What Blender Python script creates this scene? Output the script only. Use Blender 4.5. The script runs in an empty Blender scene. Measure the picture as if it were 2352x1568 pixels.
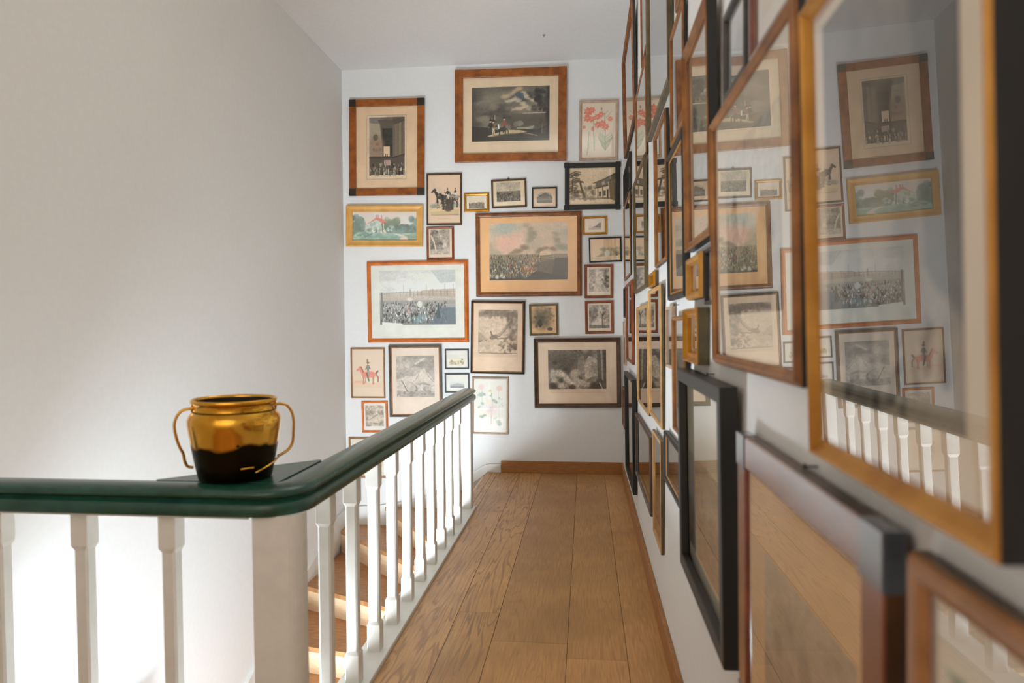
import bpy, math, random
import numpy as np
from mathutils import Vector, Matrix

sc = bpy.context.scene
col = sc.collection
# ------------------------------------------------------------------ camera
F, CX, CY, H, RX = 1600., 1176., 804., 1.4, -.004
_y = np.array([(1345-CX)/F, -(748-CY)/F, -1.]); _y /= np.linalg.norm(_y)
_z = np.array([RX, 1., 0.]); _z[2] = -(_y[0]*_z[0]+_y[1]*_z[1])/_y[2]; _z /= np.linalg.norm(_z)
_x = np.cross(_y, _z)
cam = bpy.data.cameras.new('camera'); co = bpy.data.objects.new('camera', cam); col.objects.link(co)
mw = Matrix(np.stack([_x, _y, _z], 1).T.tolist()).to_4x4(); mw.translation = (0, 0, H)
co.matrix_world = mw
cam.sensor_width = 36; cam.lens = 36*F/2352; cam.shift_y = (CY-784)/2352
cam.clip_start = .02
cam.dof.use_dof = True; cam.dof.focus_distance = 5.6; cam.dof.aperture_fstop = 2.8
sc.camera = co
sc.view_settings.view_transform = 'Standard'; sc.view_settings.look = 'None'
sc.view_settings.gamma = 1; sc.view_settings.use_curve_mapping = False
sc.view_settings.exposure = 0.1
# ------------------------------------------------------------------ world + light
w = bpy.data.worlds.new('world'); sc.world = w; w.use_nodes = True
w.node_tree.nodes['Background'].inputs[0].default_value = (.9, .95, 1, 1)
w.node_tree.nodes['Background'].inputs[1].default_value = .15

def area(name, loc, direction, sx, sy, power, color):
    l = bpy.data.lights.new(name, 'AREA'); l.shape = 'RECTANGLE'; l.size = sx; l.size_y = sy
    l.energy = power; l.color = color
    o = bpy.data.objects.new(name, l); col.objects.link(o); o.location = loc
    o.rotation_euler = Vector(direction).to_track_quat('-Z', 'Y').to_euler()
    return o
area('assumed_stair_light', (-1.5, .4, -1.6), (.1, 1, .6), 1.2, 1.2, 330, (.77, .9, 1))  # assumed daylight from below: unseen area light added under the landing
area('side_fill', (-2.315, 2.8, -1.05), (1, 0, 0), 1.1, 1.0, 185, (.77, .9, 1))  # fill light added out of view to brighten corridor and long wall
area('back_wall_fill', (-.9, -.7, 2.6), (0, -1, .45), 1.2, 1.0, 54, (1, .93, .85))  # added fill, bounced off the unseen back wall; no lamp here
area('ceiling_fill', (-.2, 3.4, 3.3), (0, 0, 1), .6, .6, 15, (1, .96, .9))  # added fill aimed up at the ceiling, above the view; no fixture

XW, XL, YE, YB, ZC, ZL = .352, -2.34, 6.6, -2.4, 3.87, -3.0
# ------------------------------------------------------------------ materials
def lin(c):
    c = np.asarray(c, float)/255.
    return np.where(c <= .04045, c/12.92, ((c+.055)/1.055)**2.4)
def l4(c): return tuple(float(v) for v in lin(c)) + (1.,)
_mats = {}
def base(name):
    m = bpy.data.materials.new(name); m.use_nodes = True
    nt = m.node_tree; return m, nt, nt.nodes['Principled BSDF']
def nd(nt, t, **kw):
    n = nt.nodes.new(t)
    for k, v in kw.items(): setattr(n, k, v)
    return n
def mat(name, rgb, rough=.6, metal=0., var=.06, scale=8., coat=0., bump=0., stretch=(1, 1, 1), rgb2=None):
    if name in _mats: return _mats[name]
    m, nt, b = base(name)
    tc = nd(nt, 'ShaderNodeTexCoord'); mp = nd(nt, 'ShaderNodeMapping'); mp.inputs['Scale'].default_value = stretch
    no = nd(nt, 'ShaderNodeTexNoise'); no.inputs['Scale'].default_value = scale; no.inputs['Detail'].default_value = 5
    nt.links.new(tc.outputs['Object'], mp.inputs[0]); nt.links.new(mp.outputs[0], no.inputs['Vector'])
    r = nd(nt, 'ShaderNodeValToRGB'); r.color_ramp.elements[0].position = .3; r.color_ramp.elements[1].position = .7
    c = np.array(rgb, float); c2 = np.array(rgb2, float) if rgb2 is not None else c*(1-2*var)
    c1 = c if rgb2 is not None else np.clip(c*(1+var), 0, 255)
    r.color_ramp.elements[0].color = l4(c2); r.color_ramp.elements[1].color = l4(c1)
    nt.links.new(no.outputs['Fac'], r.inputs[0]); nt.links.new(r.outputs[0], b.inputs['Base Color'])
    b.inputs['Roughness'].default_value = rough; b.inputs['Metallic'].default_value = metal
    b.inputs['Coat Weight'].default_value = coat; b.inputs['Coat Roughness'].default_value = .12
    if bump:
        bp = nd(nt, 'ShaderNodeBump'); bp.inputs['Strength'].default_value = bump; bp.inputs['Distance'].default_value = .002
        nt.links.new(no.outputs['Fac'], bp.inputs['Height']); nt.links.new(bp.outputs[0], b.inputs['Normal'])
    _mats[name] = m; return m
M_wall = mat('white_plaster', (236, 234, 231), .85, var=.004, scale=30)
M_ceil = mat('ceiling_paint', (232, 230, 227), .9, var=.006, scale=30)
M_paint = mat('white_gloss_paint', (236, 233, 226), .38, var=.01, scale=20)
M_grey = mat('bounce_cut_grey', (92, 96, 102), .8, var=.02)  # darkened so the unseen spandrel bounces less light
M_green = mat('dark_green_paint', (34, 80, 66), .24, var=.08, scale=14, coat=.15)
M_brass = mat('polished_brass', (236, 182, 76), .2, 1., rgb2=(206, 146, 46), scale=6, bump=.25)
def dark_lower(m):  # darker, rougher metal below a noisy edge on the lower half
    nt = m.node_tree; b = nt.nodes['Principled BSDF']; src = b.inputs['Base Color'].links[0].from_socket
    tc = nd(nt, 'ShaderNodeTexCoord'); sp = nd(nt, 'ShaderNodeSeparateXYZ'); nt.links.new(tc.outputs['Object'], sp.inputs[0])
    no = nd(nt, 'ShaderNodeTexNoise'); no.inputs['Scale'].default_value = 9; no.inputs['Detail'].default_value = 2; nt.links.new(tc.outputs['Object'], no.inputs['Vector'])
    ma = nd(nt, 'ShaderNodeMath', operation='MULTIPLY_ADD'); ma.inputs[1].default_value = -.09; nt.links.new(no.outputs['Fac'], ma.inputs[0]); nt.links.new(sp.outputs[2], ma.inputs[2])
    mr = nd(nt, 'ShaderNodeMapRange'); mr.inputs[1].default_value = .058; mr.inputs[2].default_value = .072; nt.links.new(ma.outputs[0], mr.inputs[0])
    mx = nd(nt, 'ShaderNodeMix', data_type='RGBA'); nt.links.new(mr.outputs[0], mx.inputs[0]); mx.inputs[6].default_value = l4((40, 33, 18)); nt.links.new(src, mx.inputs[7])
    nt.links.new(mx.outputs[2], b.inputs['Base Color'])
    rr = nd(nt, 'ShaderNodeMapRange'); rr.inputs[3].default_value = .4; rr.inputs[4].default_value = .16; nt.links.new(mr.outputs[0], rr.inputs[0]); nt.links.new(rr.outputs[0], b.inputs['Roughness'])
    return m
M_potbody = dark_lower(mat('dark_lower_brass', (244, 192, 84), .17, 1., rgb2=(216, 154, 50), scale=6, bump=.25))
M_potin = mat('dark_pot_inside', (46, 34, 20), .55, .5, var=.1)
M_brassdark = mat('tarnished_brass', (120, 84, 24), .4, 1., var=.1)
M_base = mat('oak_baseboard', (178, 122, 66), .5, rgb2=(150, 98, 48), scale=6, stretch=(2, 2, 14))
M_tread = mat('oak_tread', (196, 142, 92), .4, rgb2=(166, 112, 68), scale=5, stretch=(3, 9, 3))
M_riser = mat('pale_oak_riser', (240, 208, 170), .45, rgb2=(226, 186, 144), scale=5, stretch=(2, 2, 9))
M_iron = mat('dark_iron', (50, 46, 42), .4, .8)

GAIN = 1.5
def gain(rgb):
    v = lin(rgb); v = v*min(GAIN, .9/v.max()); return tuple(255*(1.055*v**(1/2.4)-.055))
def print_mat():
    m, nt, b = base('printed_paper')
    at = nd(nt, 'ShaderNodeVertexColor', layer_name='Col')
    nt.links.new(at.outputs['Color'], b.inputs['Base Color']); b.inputs['Roughness'].default_value = .8
    b.inputs['Specular IOR Level'].default_value = .2
    return m
M_print = print_mat()
def glass_mat():
    m, nt, b = base('picture_glass'); nt.nodes.remove(b)
    out = nt.nodes['Material Output']
    tr = nd(nt, 'ShaderNodeBsdfTransparent'); gl = nd(nt, 'ShaderNodeBsdfGlossy'); gl.inputs['Roughness'].default_value = .0
    fr = nd(nt, 'ShaderNodeFresnel'); # both sides of the pane reflect alike
    ge = nd(nt, 'ShaderNodeNewGeometry'); io = nd(nt, 'ShaderNodeMapRange'); io.inputs[3].default_value = 1.5; io.inputs[4].default_value = 1/1.5
    nt.links.new(ge.outputs['Backfacing'], io.inputs[0]); nt.links.new(io.outputs[0], fr.inputs['IOR'])
    two = nd(nt, 'ShaderNodeMath', operation='MULTIPLY', use_clamp=True); two.inputs[1].default_value = 1.85; nt.links.new(fr.outputs[0], two.inputs[0])
    mx = nd(nt, 'ShaderNodeMixShader')
    nt.links.new(two.outputs[0], mx.inputs[0]); nt.links.new(tr.outputs[0], mx.inputs[1]); nt.links.new(gl.outputs[0], mx.inputs[2])
    nt.links.new(mx.outputs[0], out.inputs['Surface'])
    return m
M_glass = glass_mat()
WOOD = dict(
    walnut=((172, 96, 26), (122, 62, 14), .4), cherry=((222, 124, 46), (190, 96, 28), .42), brown=((150, 88, 38), (104, 56, 22), .4),
    darkbrown=((88, 58, 32), (60, 38, 20), .42), black=((23, 21, 18), (16, 15, 13), .5), honey=((164, 104, 42), (112, 66, 22), .42), oak=((214, 168, 108), (184, 136, 80), .45),
    redbrown=((152, 78, 34), (114, 52, 20), .42), olive=((106, 88, 52), (78, 64, 36), .4), pale=((204, 174, 150), (180, 148, 122), .5),
    grey=((84, 80, 76), (62, 58, 55), .5), navy=((44, 50, 60), (30, 36, 44), .4), sheen=((132, 60, 30), (96, 38, 20), .22),
    mid=((166, 116, 72), (134, 88, 50), .4), block=((56, 44, 34), (36, 28, 22), .35), blueblock=((84, 90, 98), (60, 64, 72), .25))
def wood(k):
    if k == 'gold': return mat('gilt_wood', (206, 150, 66), .42, .5, rgb2=(166, 108, 34), scale=9, bump=.15)
    if k == 'goldpale': return mat('pale_gilt_wood', (232, 180, 104), .45, .12, rgb2=(214, 156, 76), scale=9, bump=.15)
    if k == 'golddark': return mat('deep_gilt_wood', (206, 142, 32), .35, .55, rgb2=(160, 100, 14), scale=9)
    a, b_, r = WOOD[k]
    return mat(k+'_frame_wood', a, r, rgb2=b_, scale=7, coat=1. if k in ('sheen', 'blueblock') else .06, stretch=(2.2, 2.2, 2.2))
def paper(rgb):
    return mat('paper_%d_%d_%d' % rgb, gain(rgb), .85, var=.018, scale=7)

# ------------------------------------------------------------------ mesh helpers
def link(o, parent=None):
    col.objects.link(o)
    if parent: o.parent = parent
    return o
def mesh(name, v, f, m, parent=None, smooth=False):
    me = bpy.data.meshes.new(name); me.from_pydata([tuple(p) for p in v], [], [tuple(q) for q in f]); me.update()
    for k in (m if isinstance(m, (list, tuple)) else [m]): me.materials.append(k)
    if smooth:
        for p in me.polygons: p.use_smooth = True
    return link(bpy.data.objects.new(name, me), parent)
def boxes(L):
    v, f = [], []
    for (x0, x1, y0, y1, z0, z1) in L:
        n = len(v)
        v += [(x0, y0, z0), (x1, y0, z0), (x1, y1, z0), (x0, y1, z0), (x0, y0, z1), (x1, y0, z1), (x1, y1, z1), (x0, y1, z1)]
        f += [(n, n+3, n+2, n+1), (n+4, n+5, n+6, n+7), (n, n+1, n+5, n+4), (n+1, n+2, n+6, n+5), (n+2, n+3, n+7, n+6), (n+3, n, n+4, n+7)]
    return v, f
def box(name, b, m, parent=None, bevel=0.):
    v, f = boxes([b]); o = mesh(name, v, f, m, parent)
    if bevel:
        md = o.modifiers.new('bevel', 'BEVEL'); md.width = bevel; md.segments = 2
    return o
def loft(rings, closed=True, caps=True):
    n = len(rings[0]); v = [p for r in rings for p in r]; f = []
    for i in range(len(rings)-1):
        for j in range(n if closed else n-1):
            k = (j+1) % n
            f.append((i*n+j, i*n+k, (i+1)*n+k, (i+1)*n+j))
    if caps: f += [tuple(range(n-1, -1, -1)), tuple((len(rings)-1)*n+j for j in range(n))]
    return v, f
def prism(poly, d0, d1, axis):
    def P(a, b, d): return {'x': (d, a, b), 'y': (a, d, b), 'z': (a, b, d)}[axis]
    return loft([[P(a, b, d0) for a, b in poly], [P(a, b, d1) for a, b in poly]])
def tube(pts, rx, ry=None, n=8, up=(0, 1, 0)):
    ry = ry or rx; pts = [Vector(p) for p in pts]; rings = []
    for i, p in enumerate(pts):
        t = (pts[min(i+1, len(pts)-1)]-pts[max(i-1, 0)]).normalized()
        u = Vector(up); b = t.cross(u).normalized(); u = b.cross(t)
        rings.append([p+b*rx*math.cos(2*math.pi*k/n)+u*ry*math.sin(2*math.pi*k/n) for k in range(n)])
    return loft(rings)
def lathe(prof, n=64):
    rings = [[(r*math.cos(2*math.pi*k/n), r*math.sin(2*math.pi*k/n), z) for k in range(n)] for r, z in prof]
    return loft(rings)
def smoothpath(pts, n=6):
    pts = [Vector(p) for p in pts]; out = []
    for i in range(len(pts)-1):
        p0, p1, p2, p3 = pts[max(i-1, 0)], pts[i], pts[i+1], pts[min(i+2, len(pts)-1)]
        for k in range(n):
            t = k/n
            out.append(.5*((2*p1)+(p2-p0)*t+(2*p0-5*p1+4*p2-p3)*t*t+(3*p1-p0-3*p2+p3)*t**3))
    return out+[pts[-1]]
def empty(name, loc, rot=(0, 0, 0)):
    o = bpy.data.objects.new(name, None); col.objects.link(o); o.location = loc; o.rotation_euler = rot
    o.empty_display_size = .05; return o
def tag(o, label, cat, group=None):
    o['label'] = label; o['category'] = cat
    if group: o['group'] = group
    return o
def struct(o, label=None):
    o['kind'] = 'structure'
    if label: o['label'] = label
    return o

# ------------------------------------------------------------------ room shell
struct(box('wall_left', (XL-.12, XL, YB, YE+.12, ZL, ZC), M_wall), 'plain white plaster wall of the stairwell')
struct(box('wall_end', (XL, XW, YE, YE+.12, ZL, ZC), M_wall), 'white end wall hung with many framed prints')
struct(box('wall_right', (XW, XW+.12, YB, YE+.12, ZL, ZC), M_wall), 'white long wall crowded with framed pictures along the corridor')
struct(box('wall_back', (XL-.12, XW+.12, YB-.12, YB, ZL, ZC), M_wall), 'white wall behind the landing')
struct(box('ceiling', (XL-.12, XW+.12, YB-.12, YE+.12, ZC, ZC+.1), M_ceil), 'white flat ceiling')
struct(box('wall_lower', (XL, -.93, .15, .25, ZL, -.14), M_wall), 'white wall under the near landing')
struct(box('wall_inner', (-.95, -.905, .25, 5.22, ZL, -.14), M_grey), 'unseen spandrel wall beside the stairs, greyed to cut bounced light')
struct(box('trim_1', (-.958, -.84, 2.0, 5.2, -.16, -.02), M_paint), 'white fascia board along the corridor edge')
# assumed window frame, unseen, added around the stairwell light under the landing
wv, wf = boxes([(-2.16, -2.1, .25, .3, -2.2, -1.0), (-.97, -.953, .25, .3, -2.2, -1.0), (-2.16, -.953, .25, .3, -1.0, -.95), (-2.16, -.953, .25, .3, -2.25, -2.2)])
struct(mesh('assumed_window_frame', wv, wf, M_paint), 'assumed white window frame around the light low in the stairwell, unseen')

wv, wf = boxes([(XL, -2.3, 2.2, 2.25, -1.6, -.51), (XL, -2.3, 3.35, 3.4, -1.6, -.51), (XL, -2.3, 2.25, 3.35, -.54, -.51), (XL, -2.3, 2.25, 3.35, -1.6, -1.55)])
struct(mesh('side_fill_frame', wv, wf, M_paint), 'added white frame around the side fill light in the stairwell')  # frame added only to dress the side fill light
# floor planks
def floor_mat():
    m, nt, b = base('oak_floor')
    at = nd(nt, 'ShaderNodeVertexColor', layer_name='Col'); sp = nd(nt, 'ShaderNodeSeparateColor')
    nt.links.new(at.outputs['Color'], sp.inputs[0])
    tc = nd(nt, 'ShaderNodeTexCoord'); mp = nd(nt, 'ShaderNodeMapping'); mp.inputs['Scale'].default_value = (5.5, .42, 1)
    cb = nd(nt, 'ShaderNodeCombineXYZ'); ml = nd(nt, 'ShaderNodeMath', operation='MULTIPLY'); ml.inputs[1].default_value = 37
    nt.links.new(sp.outputs[1], ml.inputs[0]); nt.links.new(ml.outputs[0], cb.inputs[1]); nt.links.new(ml.outputs[0], cb.inputs[0])
    ad = nd(nt, 'ShaderNodeVectorMath', operation='ADD'); nt.links.new(tc.outputs['Object'], mp.inputs[0])
    nt.links.new(mp.outputs[0], ad.inputs[0]); nt.links.new(cb.outputs[0], ad.inputs[1])
    n1 = nd(nt, 'ShaderNodeTexNoise'); n1.inputs['Scale'].default_value = 1.3; n1.inputs['Detail'].default_value = 3; n1.inputs['Distortion'].default_value = .6
    nt.links.new(ad.outputs[0], n1.inputs['Vector'])
    # contour rings of the noise give the cathedral grain
    m1 = nd(nt, 'ShaderNodeMath', operation='MULTIPLY'); m1.inputs[1].default_value = 85
    s1 = nd(nt, 'ShaderNodeMath', operation='SINE'); nt.links.new(n1.outputs['Fac'], m1.inputs[0]); nt.links.new(m1.outputs[0], s1.inputs[0])
    mr = nd(nt, 'ShaderNodeMapRange'); mr.inputs[1].default_value = .45; mr.inputs[2].default_value = 1; nt.links.new(s1.outputs[0], mr.inputs[0])
    mp2 = nd(nt, 'ShaderNodeMapping'); mp2.inputs['Scale'].default_value = (160, 7, 1); nt.links.new(tc.outputs['Object'], mp2.inputs[0])
    n2 = nd(nt, 'ShaderNodeTexNoise'); n2.inputs['Scale'].default_value = 1; n2.inputs['Detail'].default_value = 3; nt.links.new(mp2.outputs[0], n2.inputs['Vector'])
    n3 = nd(nt, 'ShaderNodeTexNoise'); n3.inputs['Scale'].default_value = 2.6; n3.inputs['Detail'].default_value = 3; nt.links.new(tc.outputs['Object'], n3.inputs['Vector'])
    g = nd(nt, 'ShaderNodeMath', operation='MULTIPLY'); nt.links.new(mr.outputs[0], g.inputs[0]); nt.links.new(n3.outputs['Fac'], g.inputs[1])
    r = nd(nt, 'ShaderNodeValToRGB'); r.color_ramp.elements[0].color = l4((200, 150, 94)); r.color_ramp.elements[1].color = l4((136, 96, 58))
    r.color_ramp.elements[0].position = .05; r.color_ramp.elements[1].position = .75
    gs = nd(nt, 'ShaderNodeMath', operation='MULTIPLY'); nt.links.new(g.outputs[0], gs.inputs[0]); nt.links.new(sp.outputs[2], gs.inputs[1]); nt.links.new(gs.outputs[0], r.inputs[0])
    f2 = nd(nt, 'ShaderNodeMapRange'); f2.inputs[1].default_value = .3; f2.inputs[2].default_value = .7; f2.inputs[3].default_value = .8; f2.inputs[4].default_value = 1.08
    nt.links.new(n2.outputs['Fac'], f2.inputs[0])
    f3 = nd(nt, 'ShaderNodeMapRange'); f3.inputs[1].default_value = .3; f3.inputs[2].default_value = .7; f3.inputs[3].default_value = .82; f3.inputs[4].default_value = 1.1
    nt.links.new(n3.outputs['Fac'], f3.inputs[0])
    k = nd(nt, 'ShaderNodeMath', operation='MULTIPLY'); nt.links.new(f2.outputs[0], k.inputs[0]); nt.links.new(f3.outputs[0], k.inputs[1])
    k2 = nd(nt, 'ShaderNodeMath', operation='MULTIPLY'); nt.links.new(k.outputs[0], k2.inputs[0]); nt.links.new(sp.outputs[0], k2.inputs[1])
    vm = nd(nt, 'ShaderNodeVectorMath', operation='SCALE'); nt.links.new(r.outputs[0], vm.inputs[0]); nt.links.new(k2.outputs[0], vm.inputs['Scale'])
    nt.links.new(vm.outputs[0], b.inputs['Base Color']); b.inputs['Roughness'].default_value = .42
    b.inputs['Specular IOR Level'].default_value = .35
    bp = nd(nt, 'ShaderNodeBump'); bp.inputs['Strength'].default_value = .12; bp.inputs['Distance'].default_value = .001
    nt.links.new(g.outputs[0], bp.inputs['Height']); nt.links.new(bp.outputs[0], b.inputs['Normal'])
    return m
def build_floor():
    rnd = random.Random(5)
    cols_ = [(-.947, -.885, [5.26, 6.6]), (-.885, -.835, [5.26, 5.75, 6.6]), (-.835, -.622, [-2.4, .4, 1.9, 5.16, 6.6]), (-.622, -.418, [-2.4, -.4, 1.5, 3.33, 6.6]),
             (-.418, -.08, [-2.4, 1.0, 3.03, 6.6]), (-.08, .175, [-2.4, .9, 2.9, 6.22, 6.6]), (.175, .352, [-2.4, 2.1, 4.72, 6.6])]
    x = -.835
    for i in range(6): cols_.append((x-.251, x, [-2.4, -1.2+.3*(i % 3), .6+.4*(i % 2), 2.0])); x -= .251
    v, f, c = [], [], []
    g = .0016
    for (x0, x1, ys) in cols_:
        for y0, y1 in zip(ys[:-1], ys[1:]):
            n = len(v); tone = rnd.uniform(.88, 1.12); k = rnd.random()
            v += [(x0+g, y0+g, 0), (x1-g, y0+g, 0), (x1-g, y1-g, 0), (x0+g, y1-g, 0), (x0, y0, -.003), (x1, y0, -.003), (x1, y1, -.003), (x0, y1, -.003)]
            f += [(n, n+1, n+2, n+3), (n+4, n+5, n+1, n), (n+5, n+6, n+2, n+1), (n+6, n+7, n+3, n+2), (n+7, n+4, n, n+3)]
            c += [(tone, k, .9 if x1 < -.4 else .35, 1)]*4+[(.12, k, 0, 1)]*4
    for b in [(-.835, XW, -2.4, 6.6, -.14, -.003), (XL, -.835, -2.4, 2.0, -.14, -.003), (-.947, -.835, 5.26, 6.6, -.03, -.003)]:
        n = len(v); bv, bf = boxes([b]); v += bv; f += [tuple(i+n for i in q) for q in bf]; c += [(.6, .5, 0, 1)]*8
    o = mesh('floor', v, f, floor_mat())
    ca = o.data.color_attributes.new('Col', 'FLOAT_COLOR', 'POINT'); ca.data.foreach_set('color', np.array(c, np.float32).ravel())
    return struct(o, 'wide brown oak plank floor of the corridor')
build_floor()
struct(box('baseboard_end', (-.806, XW-.019, YE-.02, YE, 0, .112), M_base, bevel=.003), 'oak skirting board at the foot of the end wall')
struct(box('baseboard_right', (XW-.019, XW, YB, YE, 0, .112), M_base, bevel=.003), 'oak skirting board along the picture wall')
# white stair string on end wall and left wall
top = [(-.808, .075), (-.93, .073), (-.98, .055), (-1.12, -.03), (-1.35, -.16), (-1.55, -.25), (-1.75, -.31), (-2.0, -.35), (XL, -.375)]
def string_end(name, dz0, dz1, y0, y1):
    tp = [(x, z+dz0) for x, z in top]; bt = [(x, z+dz1) for x, z in reversed(top)]
    v, f = prism(tp+bt, y0, y1, 'y'); return mesh(name, v, f, M_paint)
lt = [(6.6, -.375), (6.35, -.385), (6.15, -.43), (5.9, -.53), (5.5, -.66), (5.0, -.83), (4.5, -1.05), (4.0, -1.38), (2.05, -2.75)]
def string_left(name, dz0, dz1, x0, x1):
    tp = [(y, z+dz0) for y, z in lt]; bt = [(y, z+dz1) for y, z in reversed(lt)]
    v, f = prism(tp+bt, x0, x1, 'x'); return mesh(name, v, f, M_paint)
v1, f1 = prism([(x, z) for x, z in top]+[(XL, -.6), (-1.9, -.6), (-1.4, -.36), (-.95, -.01), (-.808, -.01)], YE-.018, YE, 'y')
v2, f2 = prism([(x, z+.006) for x, z in top]+[(x, z-.018) for x, z in reversed(top)], YE-.028, YE-.018, 'y')
struct(mesh('trim_2', v1+v2, f1+[tuple(i+len(v1) for i in q) for q in f2], M_paint), 'white stair string curving down the end wall')
v1, f1 = prism([(y, z) for y, z in lt]+[(y, z-.3) for y, z in reversed(lt)], XL, XL+.018, 'x')
v2, f2 = prism([(y, z+.006) for y, z in lt]+[(y, z-.018) for y, z in reversed(lt)], XL+.018, XL+.028, 'x')
struct(mesh('trim_3', v1+v2, f1+[tuple(i+len(v1) for i in q) for q in f2], M_paint), 'white stair string descending the left wall')

# ------------------------------------------------------------------ winding staircase
def build_stairs():
    s = tag(empty('staircase', (-1.6, 4.5, ZL)), 'oak winder staircase turning down behind the white balusters', 'stairs')
    off = Vector((1.6, -4.5, -ZL))
    N = [((-.975, 5.25), (-1.0, YE-.018), -.18), ((-.975, 5.22), (-1.45, YE-.018), -.36)]
    # (inner end of nosing, outer end, tread height)
    T = [((-.975, 5.24), (-.975, YE-.02), -.18), ((-.975, 5.21), (-1.42, YE-.02), -.36), ((-.975, 5.17), (-1.93, YE-.02), -.54),
         ((-.975, 5.08), (XL+.02, 6.39), -.75), ((-.975, 4.91), (XL+.02, 5.53), -.95), ((-.975, 4.66), (XL+.02, 4.94), -1.15)]
    y = 4.4
    z = -1.35
    while z > ZL+.15:
        T.append(((-.975, y), (XL+.02, y+.03), z)); y -= .27; z -= .2
    # tread i lies between its own upper edge T[i] (riser above it) and T[i+1]
    for i in range(len(T)-1):
        a, b, zt = T[i]; c, d, _ = T[i+1]
        poly = [a, b] + ([(XL+.02, YE-.02)] if i == 2 else []) + [d, c]
        # nosing 2 cm beyond the next riser
        nx, ny = (Vector(d)-Vector(c)).normalized().orthogonal()
        nvec = Vector((nx, ny)); mid = (Vector(a)+Vector(b))/2
        if nvec.dot(mid-Vector(c)) > 0: nvec = -nvec
        poly[-2] = tuple(Vector(d)+nvec*.02) if i >= 3 else (d[0]-.02, d[1]) if i < 2 else (d[0], d[1]-.02)
        poly[-1] = tuple(Vector(c)+nvec*.02) if i >= 3 else c
        v, f = prism([(p[0]+off.x, p[1]+off.y) for p in poly], zt-.035+off.z, zt+off.z, 'z')
        mesh('tread', v, f, M_tread, s)
        za = T[i-1][2] if i else -.0
        # riser rises from this tread to the one above
        p, q = Vector(a), Vector(b); n2 = (q-p).normalized().orthogonal()*.009
        v, f = prism([(r[0]+off.x, r[1]+off.y) for r in (p+n2, q+n2, q-n2, p-n2)], zt+off.z, za-.036+off.z, 'z')
        mesh('riser', v, f, M_riser, s)
build_stairs()
struct(box('floor_lower', (XL, -.93, .15, YE, ZL-.1, ZL), M_tread), 'oak floor at the bottom of the stairwell')

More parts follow.
